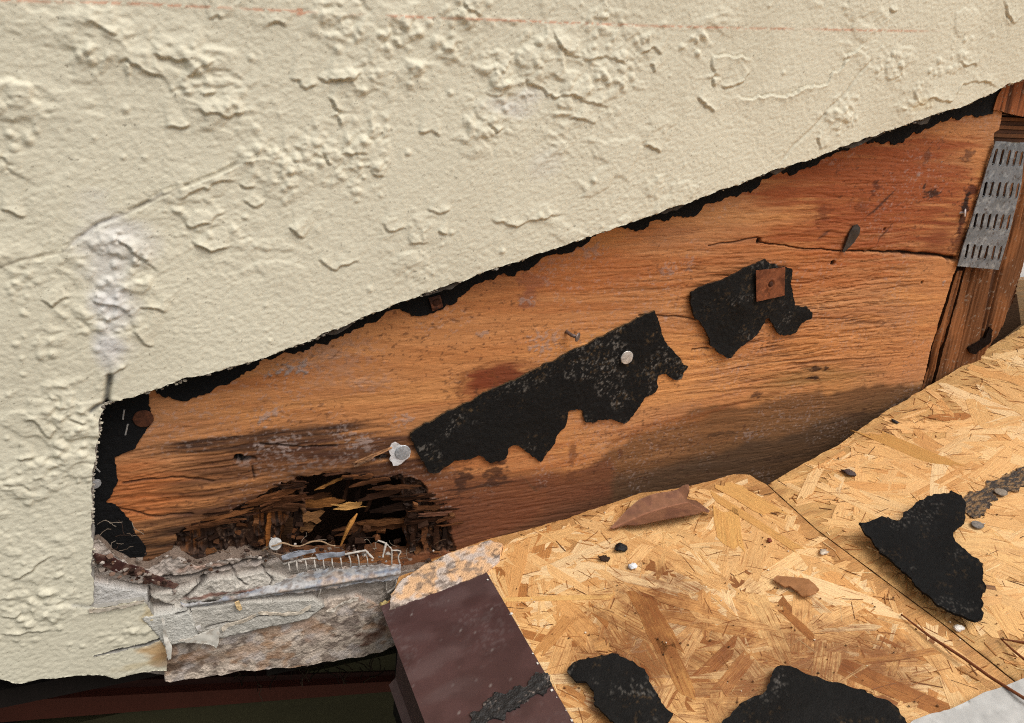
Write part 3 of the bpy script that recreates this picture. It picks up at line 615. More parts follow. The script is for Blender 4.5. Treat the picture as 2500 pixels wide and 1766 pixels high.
S = [(780,1228,.026,.0085,.02,.012,B3),(762,1216,.022,.006,.1,.016,B1),(758,1262,.015,.013,-.1,.012,lin(150,106,66)),(748,1286,.010,.012,-.3,.014,lin(128,90,56)),(855,1236,.020,.0070,-.15,.004,lin(236,178,104)),(915,1283,.046,.012,-.03,.014,B1),(940,1275,.036,.006,-.05,.009,lin(120,78,46)),
     (935,1205,.028,.007,.06,.004,B2),(960,1190,.030,.005,-.05,-.001,B1),(1000,1215,.030,.006,.05,.001,B2),(985,1235,.036,.009,.15,.004,B4),(1040,1240,.022,.005,-.1,-.002,B1),(1060,1256,.020,.0045,-.08,-.003,lin(126,86,66)),(1045,1270,.024,.005,.02,.0,B2),(1085,1268,.014,.004,.1,-.003,B1),
     (905,1176,.022,.004,.08,-.002,B1),(880,1164,.018,.004,.0,-.002,lin(120,76,46)),(806,1180,.018,.003,.35,.006,lin(170,118,64)),(845,1200,.014,.004,1.3,.012,B2),(872,1210,.012,.005,1.5,.010,B4),(900,1230,.014,.004,1.4,.006,B2),(830,1170,.022,.004,.1,.010,B4),
     (700,1222,.026,.010,.0,-.001,lin(100,62,38)),(690,1240,.024,.008,.03,-.002,lin(92,58,36)),(675,1208,.026,.005,.06,-.003,lin(116,72,42)),(640,1224,.024,.005,.08,-.003,lin(110,68,40)),(560,1258,.026,.005,.12,-.003,lin(120,76,44)),(520,1278,.026,.005,.08,-.002,B1),
     (730,1195,.012,.006,1.4,.006,B4),(728,1240,.022,.006,1.45,.005,B4),(722,1275,.024,.008,1.5,.004,B4),(700,1300,.022,.007,1.4,.001,lin(78,52,32)),(655,1290,.022,.005,1.5,-.0005,lin(150,92,44)),(1010,1290,.020,.006,1.5,.002,B2),(1035,1300,.018,.006,1.45,.001,B1),(1065,1300,.018,.006,1.55,.0,B2),(1085,1310,.014,.005,1.6,-.001,B4),
     (905,1115,.022,.003,.35,-.004,lin(190,140,100)),(885,1130,.012,.002,.5,-.004,lin(170,130,100)),(860,1325,.022,.012,1.35,.003,lin(50,32,22)),(880,1332,.02,.008,1.7,.002,lin(44,28,20))]
for i, q in enumerate(S): shard(*q, seed=i + 50, tx=random.uniform(-.35, .35), ty=random.uniform(-.2, .2), th=random.uniform(.0009, .0022))
mb = MB(); mb.tube([at(872,1254,-.004), at(858,1276,-.006), at(848,1294,-.007), at(832,1332,-.004)], [.0006, .0021, .0017, .0007], lin(170,118,60), 6); adopt(mb.build('splinter', M_WOOD), ply)
rn = random.Random(12)
for i in range(34):        # frayed lips of the veneer round the hole
    a = rn.choice([(720,1172),(770,1158),(830,1160),(868,1160),(915,1182),(960,1180),(1000,1190),(1035,1215),(1045,1240),(1085,1250),(1098,1285),(640,1232),(600,1262),(540,1272),(480,1300),(740,1200),(735,1240)])
    c = rn.choice([B1, B2, B4, lin(112,70,42), lin(84,54,38)])
    shard(a[0] + rn.gauss(0, 16), a[1] + rn.gauss(0, 9), rn.uniform(.005, .018), rn.uniform(.0008, .0026), rn.gauss(.02, .09), -.0010 - rn.random()*.002, c, 300 + i, th=.0007, tx=rn.uniform(-.5, .5), ty=rn.uniform(-.3, .3))

mb = MB(); import bmesh
for i in range(84):       # brown rot breaks into little cubes
    z = rn.random()
    if z < .45: x, y, Y = rn.uniform(450, 735), rn.gauss(1305, 26), rn.uniform(-.001, .004)
    elif z < .8: x, y, Y = rn.uniform(740, 1000), rn.gauss(1318, 20), rn.uniform(.0, .03)
    else: x, y, Y = rn.uniform(985, 1110), rn.gauss(1290, 34), rn.uniform(-.001, .006)
    if y > 1350 or y < 1195: continue
    d = [rn.uniform(.0010, .0046), rn.uniform(.001, .003), rn.uniform(.0007, .0022)]
    c = rn.choice([B1, B2, B4, B4, lin(78,50,32), lin(52,34,24), lin(110,72,44)]); f = rn.uniform(.6, 1.1); o0 = len(mb.v)
    mb.box([-q for q in d], d, tuple(q*f for q in c), Matrix.Translation(Vector(at(x, y, Y))) @ Matrix.Rotation(rn.uniform(-.6, .6), 4, 'Y') @ Matrix.Rotation(rn.uniform(-.7, .7), 4, 'X') @ Matrix.Rotation(rn.uniform(-.7, .7), 4, 'Z'))
    for j in range(o0, len(mb.v)): mb.v[j] = tuple(q + rn.gauss(0, .0005) for q in mb.v[j])
stuff(adopt(mb.build('rotted_crumbs', M_WOOD), ply))
# dark stud cavity behind the sheathing
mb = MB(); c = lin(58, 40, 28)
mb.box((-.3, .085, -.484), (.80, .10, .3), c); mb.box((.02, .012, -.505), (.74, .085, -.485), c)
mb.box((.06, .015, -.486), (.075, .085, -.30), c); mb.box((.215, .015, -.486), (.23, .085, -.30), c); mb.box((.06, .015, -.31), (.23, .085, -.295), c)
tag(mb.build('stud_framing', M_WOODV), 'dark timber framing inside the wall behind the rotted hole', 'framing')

# ------------------------------------------------------------------ felt behind the stucco and scraps of felt
def felt_cf(seed, brown=.5):
    def f(g):
        U, V = g.U, g.V
        n = fbm(U/.0022, V/.0022, 3, seed); a = fbm(U/.018, V/.018, 3, seed + 3)
        g.tint(ss(.60, .76, n)*brown*.55*ss(.48, .68, a), lin(96, 76, 50)); g.tint(ss(.58, .76, fbm(U/.0016, V/.0018, 3, seed + 9))*.6*brown*ss(.54, .70, fbm(U/.022, V/.018, 3, seed + 6)), lin(128, 122, 114))
        g.C *= (.7 + .6*fbm(U/.004, V/.004, 3, seed + 2))[..., None]
    return f
def felt_hf(seed, wave=.0016, lift=0):
    return lambda U, V: .0004 + lift + (fbm(U/.035, V/.035, 2, seed))*wave + (fbm(U/.0030, V/.0030, 3, seed + 1) - .5)*.0010
BLK = lin(19, 18, 17)
fl = [(180,1330),(180,900),(300,880),(361,935),(361,962),(367,1006),(367,1033),(347,1069),(323,1093),(276,1116),(282,1152),(286,1183),(275,1205),(257,1225),(290,1240),(318,1264),(334,1304),(358,1351),(346,1362),(290,1362),(180,1362)]
felt = root('felt_underlayment', tuple(at(300, 1350, -.001)), 'black asphalt felt showing along the sloping edge of the sawn stucco', 'felt')
adopt(sheet('felt_sheet', wuv(fl), wall_map(-.0004), .0009, .001, M_FELT, None, lin(14,14,15), felt_hf(4, .0008), None, jag=.0022, seed=5, back=False), felt)
bul = [(340,930),(394,955),(406,966),(434,973),(473,970),(509,958),(521,943),(556,933),(592,909),(619,895),(640,878),(700,866),(780,838),(860,806),(906,786),(940,770),(974,753),(1021,767),(1056,759),(1100,740),(1135,714),(1151,688),(1194,676),(1254,672),(1273,661),(1317,641),(1335,624),(1400,610),(1479,566),(1510,562),(1550,566),(1585,560),(1603,545),(1639,540),(1695,533),(1718,513),(1789,489),(1852,469),(1860,448),(1900,434),(1943,430),(1994,408),(2073,367),(2113,361),(2164,361),(2200,361),(2231,331),(2267,312),(2294,294),(2350,288),(2420,278),(2440,240),(2460,200),(2440,150),(2000,280),(1500,460),(1000,640),(600,800),(340,900)]
bul = [(x, y - 9) if 1400 < x < 2260 and y > 300 else (x, y) for x, y in bul]
adopt(sheet('felt_sheet', wuv(bul), wall_map(-.0004), .0009, .001, M_FELT, None, lin(14,14,15), felt_hf(6, .0008), None, jag=.0042, seed=8, back=False), felt)
for i, pts in enumerate([[(2052,352),(2075,350),(2110,338),(2150,322),(2180,312),(2150,330),(2112,346),(2078,362),(2060,362)], [(2230,298),(2250,288),(2272,280),(2270,288),(2260,304),(2242,306)], [(1870,420),(1900,411),(1935,400),(1915,414),(1890,428)], [(1030,722),(1076,702),(1140,680),(1100,702),(1060,718)], [(1600,520),(1640,507),(1690,490),(1655,510),(1620,524)], [(790,815),(840,795),(890,772),(850,800),(810,818)]]):
    adopt(sheet('torn_paper', wuv(pts, -.016), wall_map(-.016), .0008, .0008, M_FELT, None, lin(70, 64, 58), lambda U, V: .002*fbm(U/.006, V/.006, 2, 3), None, jag=.0014, seed=20 + i), felt)
strip = [(998,1055),(1012,1044),(1595,757),(1605,775),(1606,795),(1622,830),(1640,858),(1660,880),(1677,893),(1672,900),(1660,922),(1644,925),(1622,913),(1604,915),(1603,945),(1596,958),(1570,970),(1560,990),(1545,1010),(1535,1025),(1520,1033),(1488,1022),(1430,1028),(1420,1002),(1405,998),(1385,1004),(1378,1040),(1360,1060),(1345,1090),(1318,1125),(1300,1112),(1272,1090),(1255,1085),(1240,1092),(1235,1115),(1215,1125),(1195,1125),(1165,1107),(1145,1120),(1110,1122),(1060,1152),(1045,1152),(1020,1105)]
o = sheet('felt_strip', wuv(strip), wall_map(0), .0020, .0009, M_FELT, None, BLK, felt_hf(14, .0032, .0004), side=lin(78, 62, 42), cf=felt_cf(14, .9), jag=.0018, seed=4)
def rub(g_, pts): pass
tag(o, 'long torn strip of black felt nailed across the bare plywood', 'felt')
patch = [(1681,712),(1700,700),(1860,628),(1872,640),(1922,655),(1924,700),(1930,720),(1934,742),(1950,748),(1962,745),(1975,762),(1972,775),(1950,786),(1942,800),(1940,808),(1912,818),(1898,815),(1885,800),(1870,775),(1864,775),(1840,810),(1800,842),(1790,852),(1775,872),(1768,872),(1745,858),(1730,840),(1725,820),(1712,795),(1690,770),(1683,740)]
o = sheet('felt_patch', wuv(patch), wall_map(-.001), .0020, .0009, M_FELT, None, lin(20,19,18), felt_hf(24, .0060, .001), felt_cf(24, .6), jag=.0018, seed=14, side=lin(44, 36, 28))
tag(o, 'small torn patch of black felt pinned under a square rusty cap', 'felt')

# ------------------------------------------------------------------ nails and caps
def frame(p, nrm, spin=0):
    q = Vector(nrm).normalized().to_track_quat('Z', 'Y').to_matrix().to_4x4()
    return Matrix.Translation(Vector(p)) @ q @ Matrix.Rotation(spin, 4, 'Z')
OUT = Vector((0, -1, 0))
def nail(p, nrm, r, label, matl, colr, group=None, shank=.016, proud=.0012, wob=.05, seed=0):
    e = root('roofing_nail', tuple(p), label, 'nail', group); M = frame(p, nrm)
    mb = MB(); mb.lathe([(r*.96, 0), (r, proud*.35), (r*.93, proud*.8), (r*.5, proud), (r*.1, proud)], 20, M, colr, wob, seed); adopt(mb.build('nail_head', matl, smooth=False), e)
    mb = MB(); mb.lathe([(.0014, .0003), (.0014, -shank*.8), (.0003, -shank)], 8, M, colr); adopt(mb.build('shank', matl), e); return e
GR = lin(176, 174, 172)
nail(at(1530, 873, -.0034), OUT, .0064, 'galvanised nail head driven through the long felt strip', M_GALV, lin(200, 196, 190), seed=1)
e = nail(at(983, 1104, -.0034), OUT, .0066, 'galvanised nail with a torn scrap of metal cap beside the rotted hole', M_GALV, lin(176, 180, 184), seed=2)
adopt(sheet('torn_cap', wuv([(945,1095),(952,1082),(962,1075),(975,1082),(990,1085),(1002,1098),(998,1112),(985,1122),(975,1130),(958,1132),(955,1122),(948,1118),(952,1108)]), wall_map(-.0016), .0007, .0008, M_OXIDE, None, lin(198, 196, 196), lambda U, V: .0012 + .0012*fbm(U/.006, V/.006, 2, 3), None, jag=.0008, seed=2), e)
nail(at(350, 1022, -.0016), OUT, .0068, 'rust brown nail head in the felt beside the stucco corner', M_RUST, lin(84, 48, 30), seed=3)
nail(at(672, 1328, -.012), Vector((.1, -1, .35)), .0052, 'pale nail head standing out above the wire at the panel foot', M_OXIDE, lin(190, 188, 184), shank=.02, seed=4)
nail(at(2355, 520, -.003), Vector((.5, -.8, .2)), .0042, 'small bright nail in the dark bruise beside the truss plate', M_GALV, lin(200, 190, 188), seed=5)
nail(at(234, 1181, -.003), Vector((.6, -1, 0)), .0036, 'small grey tack in the felt at the upright stucco edge', M_OXIDE, lin(150, 150, 150), seed=6, shank=.006)
# bent nail lying in the wood
e = root('bent_nail', tuple(at(1395, 818)), 'bent grey nail half pulled from the plywood above the felt strip', 'nail')
mb = MB(); mb.tube([at(1378, 808, .004), at(1386, 812, -.002), at(1396, 819, -.006), at(1408, 823, -.0105)], .0016, lin(110, 92, 84), 8); adopt(mb.build('shank', M_GALV, smooth=True), e)
mb = MB(); mb.lathe([(.0040, 0), (.0042, .0006), (.0038, .0012), (.001, .0014)], 16, frame(at(1409, 823, -.0105), Vector((.6, -.75, -.1))), lin(130, 116, 110)); adopt(mb.build('nail_head', M_GALV), e)
def cap(quad, Y, label, colr, seed):
    e = root('cap_nail', tuple(at(sum(q[0] for q in quad)/4, sum(q[1] for q in quad)/4, Y)), label, 'nail cap', None)
    c = np.array(wuv(quad, Y)); ctr = c.mean(0)
    def hf(U, V):
        r = np.hypot(U - ctr[0], V - ctr[1]); return .0008*np.exp(-((r - .0042)/.0012)**2) - .0009*np.exp(-(r/.0030)**2) + .00025*fbm(U/.004, V/.004, 2, seed)
    def cf(g):
        g.tint(.6*ss(.4, .65, fbm(g.U/.006, g.V/.006, 4, seed)), lin(78, 40, 22)); g.tint(.35*ss(.55, .7, fbm(g.U/.003, g.V/.003, 3, seed + 2)), lin(150, 92, 60))
    adopt(sheet('cap_washer', [tuple(q) for q in c][::-1], wall_map(Y), .0007, .0007, M_RUST, None, colr, hf, cf, back='follow'), e)
    mb = MB(); mb.lathe([(.0024, 0), (.0026, .0004), (.0018, .0010), (.0004, .0011)], 12, frame((ctr[0], Y - .0002, ctr[1]), OUT), lin(70, 40, 26)); adopt(mb.build('nail_head', M_RUST), e)
cap([(1846,661),(1917,653),(1915,722),(1847,737)], -.0085, 'square rusty brown cap on the small felt patch', lin(122, 70, 42), 4)
cap([(1046,728),(1074,720),(1082,750),(1056,760)], -.0030, 'small dark rusty cap half hidden under the stucco edge', lin(66, 40, 30), 8)
# staples by the corner
for i, (a, b, l) in enumerate([((303,1002),(300,1024),'upper silver staple in the felt beside the stucco corner'), ((312,1036),(306,1062),'lower silver staple in the felt beside the stucco corner'), ((233,1142),(243,1152),'tiny staple leg at the upright edge of the stucco')]):
    mb = MB(); p, q = Vector(at(*a, -.0016)), Vector(at(*b, -.0016)); mb.tube([p + Vector((0, .003, 0)), p, q, q + Vector((0, .003, 0))], .0006, lin(160, 158, 155), 6); tag(mb.build('staple', M_GALV), l, 'staple')
tag(sheet('dried_bud', wuv([(2050,612),(2060,590),(2068,570),(2078,550),(2090,546),(2096,555),(2092,572),(2080,590),(2066,604),(2054,615)]), wall_map(-.001), .0012, .0008, M_LEAF, None, lin(52, 44, 38), lambda U, V: .0012 + .002*fbm(U/.006, V/.006, 2, 1), None, jag=.0006, seed=1), 'dark shrivelled bud stuck to the plywood above the long split', 'bud')

# ------------------------------------------------------------------ truss end at the right
c_ply = lin(128, 78, 44)
def prism(quad, Y, dep, c, name, M_, parent, gap=0):
    a = [Vector(at(x, y, Y)) for x, y in quad]; k = len(a); mb = MB(); rn = random.Random(len(name) + int(quad[0][0]))
    vs = a + [p + Vector((0, dep, 0)) for p in a]; fs = [tuple(range(k))[::-1], tuple(range(k, 2*k))] + [(i, (i+1) % k, (i+1) % k + k, i + k) for i in range(k)]
    mb.add(vs, fs, [tuple(q*f for q in c) for f in [rn.uniform(.85, 1.15) for _ in vs]]); return adopt(mb.build(name, M_), parent)
def lumber(loop, Y, thick, name, parent, c, seed, ang, grv=.0016, M_=None):
    L = wuv(loop, Y); ca, sa = math.cos(ang), math.sin(ang)
    def hf(U, V):
        A = U*ca + V*sa; B = -U*sa + V*ca
        return (fbm(A/.06, B/.0022, 3, seed, .6) - .5)*grv*2 - grv*1.5*ss(.58, .72, fbm(A/.12, B/.005, 3, seed + 4))
    def cf(g):
        A = g.U*ca + g.V*sa; B = -g.U*sa + g.V*ca
        g.C *= (1 + .7*(fbm(A/.10, B/.0022, 4, seed + 1, .6) - .5))[..., None]
        g.tint(ss(.58, .72, fbm(A/.12, B/.005, 3, seed + 4))*.8, lin(54, 32, 20)); g.tint(.5*ss(.5, .7, fbm(A/.05, B/.02, 3, seed + 8)), lin(150, 96, 56))
        g.tint(.7*ss(.74, .80, fbm(g.U/.002, g.V/.003, 3, seed + 9)), lin(150, 136, 120))
    return adopt(sheet(name, L, wall_map(Y), thick, .0009, M_ or M_WOODV, None, c, hf, cf, jag=.0005, seed=seed, back=False, side=lin(70, 46, 30)), parent)
tr = root('truss_member', tuple(at(2330, 930, .01)), 'dark brown upright truss timber at the end of the plywood', 'timber')
lumber([(2240,985),(2336,662),(2352,662),(2262,975)], .002, .02, 'edge_lamination', tr, lin(116, 72, 40), 3, R_(97))
lumber([(2275,960),(2362,640),(2440,330),(2560,330),(2500,640),(2475,740),(2440,810),(2380,900),(2310,980)], .006, .036, 'timber_face', tr, lin(104, 66, 38), 6, R_(97))
mb = MB(); p = at(2250, 990, .012); q = at(2345, 640, .012)
adopt(sheet('dark_patch', wuv([(2372,852),(2392,842),(2412,828),(2424,800),(2432,808),(2426,838),(2404,858),(2386,868),(2374,862)], -.001), wall_map(.004), .001, .001, M_DIRT, None, lin(26, 18, 14), lambda U, V: .002*fbm(U/.005, V/.005, 2, 3), None, jag=.002, seed=2, back=False), tr)  # thin blackish patch over the timber face
# slotted connector plate
q0 = [(2430,345),(2503,349),(2494,446),(2485,484),(2462,577),(2438,659),(2337,650),(2358,580),(2380,510),(2404,430)]
holes = []
CRB = lambda x, y: (2100 + x*.3205, 180 + y*.3205)
rows = [([(1040,580,1012,690),(1090,585,1062,695),(1142,590,1116,700),(1190,595,1165,700),(1235,600,1215,700)]), ([(960,830,938,935),(1012,830,986,935),(1065,832,1040,940),(1112,835,1090,940),(1160,838,1138,942),(1205,842,1184,945)]),
        ([(888,1070,866,1175),(940,1072,915,1180),(990,1075,966,1180),(1040,1075,1016,1185),(1090,1080,1064,1185),(1138,1085,1115,1190)]), ([(822,1305,800,1405),(872,1308,848,1410),(922,1312,898,1412),(972,1315,948,1415),(1025,1318,1000,1418),(1075,1320,1050,1418)])]
PLY_ = -.0035
for row in rows:
    for x0, y0, x1, y1 in row:
        a = np.array(wuv([CRB(x0, y0)], PLY_)[0]); b = np.array(wuv([CRB(x1, y1)], PLY_)[0]); d = (b - a)/np.hypot(*(b - a)); nn = np.array([-d[1], d[0]])*.0019
        holes.append([tuple(a + nn), tuple(a - d*.0014), tuple(a - nn), tuple(b - nn), tuple(b + d*.0014), tuple(b + nn)])
def pcf(g):
    g.tint(.5*ss(.5, .7, fbm(g.U/.010, g.V/.008, 4, 3)), lin(86, 92, 96)); g.tint(.6*ss(.66, .72, fbm(g.U/.003, g.V/.003, 3, 5)), lin(60, 46, 36)); g.tint(.4*ss(.6, .7, fbm(g.U/.005, g.V/.005, 3, 8)), lin(170, 176, 178))
plate = root('truss_plate', tuple(at(2390, 655, PLY_)), 'grey galvanised truss plate with rows of punched slots', 'metal plate')
pl = adopt(sheet('plate', wuv(q0, PLY_), wall_map(PLY_), .0010, .0006, M_GALV, None, lin(120, 126, 132), lambda U, V: .0005*fbm(U/.01, V/.01, 2, 5), pcf, holes=holes, back='follow'), plate)
for h_ in holes:            # the punched teeth, bent back into the timber
    a = np.array(h_[3]); b = np.array(h_[4]); c2 = (np.array(h_[3]) + np.array(h_[5]))*.5
    mb = MB(); p = Vector((c2[0], PLY_ + .0003, c2[1])); w = Vector((.0013, 0, 0)); mb.add([p - w, p + w, p + w*.6 + Vector((.0004, .0075, .001)), p - w*.6 + Vector((.0004, .0075, .001)), p - w + Vector((0, 0, .0007)), p + w + Vector((0, 0, .0007)), p + Vector((0, .0075, .0017))], [(0, 1, 2, 3), (4, 6, 5), (0, 4, 5, 1), (1, 5, 6, 2), (3, 6, 4, 0)], lin(110, 112, 112)); adopt(mb.build('tooth', M_GALV), plate)
bl = root('plywood_offcut', tuple(at(2470, 330, .008)), 'layered brown plywood end above the truss plate', 'plywood')
for i in range(6):
    y0 = 286 + i*10
    prism([(2432 - i*2, y0), (2600, y0 + 6), (2600, y0 + 15), (2430 - i*2, y0 + 9)], .004 + .001*(i % 2), .03, lin(*((96, 60, 34), (66, 40, 24))[i % 2]), 'layer', M_WOODV, bl)
bk = root('wood_blocking', tuple(at(2470, 270, -.002)), 'orange wood block tucked under the stucco at the top of the slope', 'timber')
lumber([(2426,268),(2436,235),(2452,205),(2480,170),(2640,130),(2640,300),(2500,286)], -.003, .02, 'block_face', bk, lin(142, 84, 50), 9, R_(97), .0006)

# =================================================================== ROOF DECK
DM = deck_map()
edgeL = [(978,1402),(1010,1386),(1100,1345),(1200,1314),(1290,1292),(1390,1264),(1480,1232),(1560,1206),(1650,1192),(1720,1178),(1790,1158),(1830,1160),(1872,1184)]
joint = [(1872,1184),(1990,1292),(2150,1412),(2300,1524),(2470,1660),(2640,1800)]
edgeR = [(1872,1184),(1930,1150),(2000,1112),(2060,1076),(2110,1040),(2160,1004),(2215,975),(2249,952),(2300,925),(2350,893),(2420,845),(2470,815),(2530,778),(2640,706)]
dl = duv(edgeL); dj = duv(joint); dr = duv(edgeR)
aE = dk(930, 1485)[0] + .004                # eave line
jd = (dj[-1][0] - dj[0][0])/(dj[-1][1] - dj[0][1])
jend = (dj[-1][0] + jd*(-1.5 - dj[-1][1]), -1.5)
sheetL = rag(dl, .003, .0016, 3, closed=False) + dj[1:] + [jend, (aE, -1.5), (aE, dk(930,1485)[1]), (dk(960,1450)[0], dk(960,1450)[1])]
off = .0012
sheetR = [(x + off, y) for x, y in ([dj[0]] + [jend])][::-1][:0] + [(jend[0] + off, jend[1])] + [(x + off, y) for x, y in dj[::-1]] + rag(dr[1:], .003, .0018, 6, closed=False) + [(1.6, dr[-1][1]), (1.6, -1.5)]
TANL = lin(214, 166, 104)
def osb_base(name, loop, label, seed, col):
    r = root(name, tuple(DK_O + DK_S*loop[0][0]), label, 'roof deck')
    P = np.array(loop)
    g = Grid(axis(max(P[:, 0].min() - .002, -.06), .86, .0022, None, P[:, 0].max() + .01), axis(-.50, P[:, 1].max() + .004, .0022, -1.51), col)
    n = fbm(g.U/.012, g.V/.012, 4, seed); g.C *= (.72 + .55*n)[..., None]; g.H = (fbm(g.U/.01, g.V/.01, 3, seed + 2) - .6)*.0008
    g.tint(ss(.55, .7, fbm(g.U/.02, g.V/.006, 3, seed + 3))*.5, lin(150, 100, 54))
    o = adopt(build('board', g, [loop], DM, .011, M_OSB, None, lin(120, 88, 56), back=False), r); return r
osbL = osb_base('osb_sheet', sheetL, 'stained strand board roof sheet running from the brown drip edge to the joint', 5, lin(190, 140, 84))
osbR = osb_base('osb_sheet', sheetR, 'paler strand board roof sheet beyond the joint, reaching the truss timber', 9, lin(200, 156, 98))

# strands of the boards
def pip(x, y, poly):
    c = False; n = len(poly); j = n - 1
    for i in range(n):
        if (poly[i][1] > y) != (poly[j][1] > y) and x < (poly[j][0]-poly[i][0])*(y-poly[i][1])/(poly[j][1]-poly[i][1]) + poly[i][0]: c = not c
        j = i
    return c
dark_spots = [(dk(x, y), r, s_) for x, y, r, s_ in [(1610,1450,.07,.8),(1560,1600,.09,.9),(1450,1500,.05,.5),(1750,1600,.09,.7),(2000,1600,.09,.75),(2150,1620,.07,.8),(1850,1420,.05,.5),(1760,1350,.04,.4),(1900,1700,.1,.8),(1500,1700,.08,.7),(1700,1400,.04,.5),(2250,1500,.03,.5),(2400,1480,.05,.25),(2440,1420,.04,.3)]]
def stain_at(u, v):
    s = 0
    for (a, b), r, k in dark_spots: s = max(s, k*math.exp(-((u-a)**2 + (v-b)**2)/(r*.75)**2))
    return s
rn = random.Random(21)
def strand(u, v, L, Wd, ang, h, col, mb, tilt=0, n=4):
    """one flake of wood pressed into the board: straight along the grain, torn across it; grain along u of its grain map"""
    ca, sa = math.cos(ang), math.sin(ang); sd = rn.uniform(0, 50); k = max(2, min(6, int(Wd/.0022))) if n > 1 else 2
    sk = rn.uniform(-1, 1)*Wd; tear = min(L*.16, .012); w0, w1 = Wd*.5*rn.uniform(.75, 1.1), Wd*.5*rn.uniform(.75, 1.1); mid = [(-L*.17, rn.uniform(.9, 1.1)), (L*.17, rn.uniform(.9, 1.1))] if n > 1 else []
    e = lambda s, w: [(s*(L*.5 + rn.uniform(-1, .4)*tear) + sk*(q - .5), (2*q - 1)*w) for q in [i/(k - 1) for i in range(k)]]
    right = e(1, w1); left = e(-1, w0)[::-1]
    o = left[-1:] + [(x, -(w0 + w1)*.5*m_) for x, m_ in mid] + right + [(x, (w0 + w1)*.5*m_) for x, m_ in mid[::-1]] + left[:-1]
    top = []; uv = []
    for x, y in o: top.append((u + x*ca - y*sa, v + x*sa + y*ca, h + tilt*y/Wd)); uv.append((sd + x, sd*3 + y))
    k = len(top); P3 = [DK_O + DK_S*a + Vector((0, 1, 0))*b + DK_N*c for a, b, c in top] + [DK_O + DK_S*a + Vector((0, 1, 0))*b + DK_N*(-.0012) for a, b, c in top]
    fs = [tuple(range(k))] + [(i, i + k, (i+1) % k + k, (i+1) % k) for i in range(k)]
    cs = [(*col, stain_at(a, b)) for a, b, c in top]
    mb.add(P3, fs, cs*2, uv*2)
PAL = [lin(230,182,122), lin(227,177,116), lin(235,193,136), lin(223,171,110), lin(229,179,116), lin(231,185,124), lin(216,160,98), lin(239,202,150)]
BRN = [lin(184,126,70), lin(168,110,58), lin(196,138,80), lin(150,98,54), lin(190,130,72)]
def strand_col(u, v, right):
    s = stain_at(u, v); c = rn.choice(PAL)
    if rn.random() < s*.22 + .02: c = rn.choice(BRN)
    f = rn.uniform(.90, 1.06)
    return tuple(q*f for q in c)
def inside(loop, u, v, L, Wd, ang):
    ca, sa = math.cos(ang), math.sin(ang)
    return all(pip(u + x*ca - y*sa, v + x*sa + y*ca, loop) for x in (-L*.53, L*.53) for y in (-Wd*.8, Wd*.8))
def visible(u, v):
    p = np.array(DK_O + DK_S*u + Vector((0, v, 0))) - EYE; c = p @ AX
    if c[2] <= .05: return False
    x, y = PW/2 + FOC*c[0]/c[2], PH/2 + FOC*c[1]/c[2]; return -80 < x < PW + 80 and y < PH + 80
def strands(r, loop, seed, right, nbig, nsm, nfib):
    rn.seed(seed); P = np.array([q for q in loop]); u0, u1 = P[:, 0].min(), min(P[:, 0].max(), .95); v0, v1 = -.46, P[:, 1].max()
    k = 0; t = 0
    while k < nbig and t < 40000:
        t += 1; u, v = rn.uniform(u0, u1), rn.uniform(v0, v1)
        if not visible(u, v): continue
        L = rn.uniform(.045, .105); Wd = rn.uniform(.009, .024); ang = rn.gauss(R_(-52), .9)
        if not inside(loop, u, v, L, Wd, ang): continue
        mb = MB(); strand(u, v, L, Wd, ang, rn.uniform(.00015, .00055), strand_col(u, v, right), mb, rn.uniform(-.00025, .00025)); adopt(mb.build('strand', M_OSB), r); k += 1
    mb = MB(); k = 0; t = 0
    while k < nsm and t < 60000:
        t += 1; u, v = rn.uniform(u0, u1), rn.uniform(v0 - (.9 if rn.random() < .15 else 0), v1)
        L = rn.uniform(.016, .050); Wd = rn.uniform(.003, .010); ang = rn.gauss(R_(-50), 1.1)
        if not inside(loop, u, v, L, Wd, ang): continue
        strand(u, v, L, Wd, ang, rn.uniform(.00012, .0005), strand_col(u, v, right), mb, rn.uniform(-.0003, .0003), 2); k += 1
    k = 0; t = 0
    while k < nfib and t < 60000:      # hair-thin slivers and dark resin-filled slots
        t += 1; u, v = rn.uniform(u0, u1), rn.uniform(v0, v1)
        if not visible(u, v): continue
        L = rn.uniform(.004, .020); Wd = rn.uniform(.0003, .0009); ang = rn.gauss(R_(-45), .8)
        if not inside(loop, u, v, L, Wd, ang): continue
        c = rn.choice([lin(150,98,52), lin(130,82,42), lin(176,122,68), lin(240,206,150), lin(100,64,36), lin(190,136,78)])
        strand(u, v, L, Wd, ang, rn.uniform(.0004, .0007), c, mb, 0, 1); k += 1
    stuff(adopt(mb.build('fine_strands', M_OSB), r))
strands(osbL, sheetL, 31, False, 250, 1200, 700)
strands(osbR, sheetR, 32, True, 160, 900, 620)
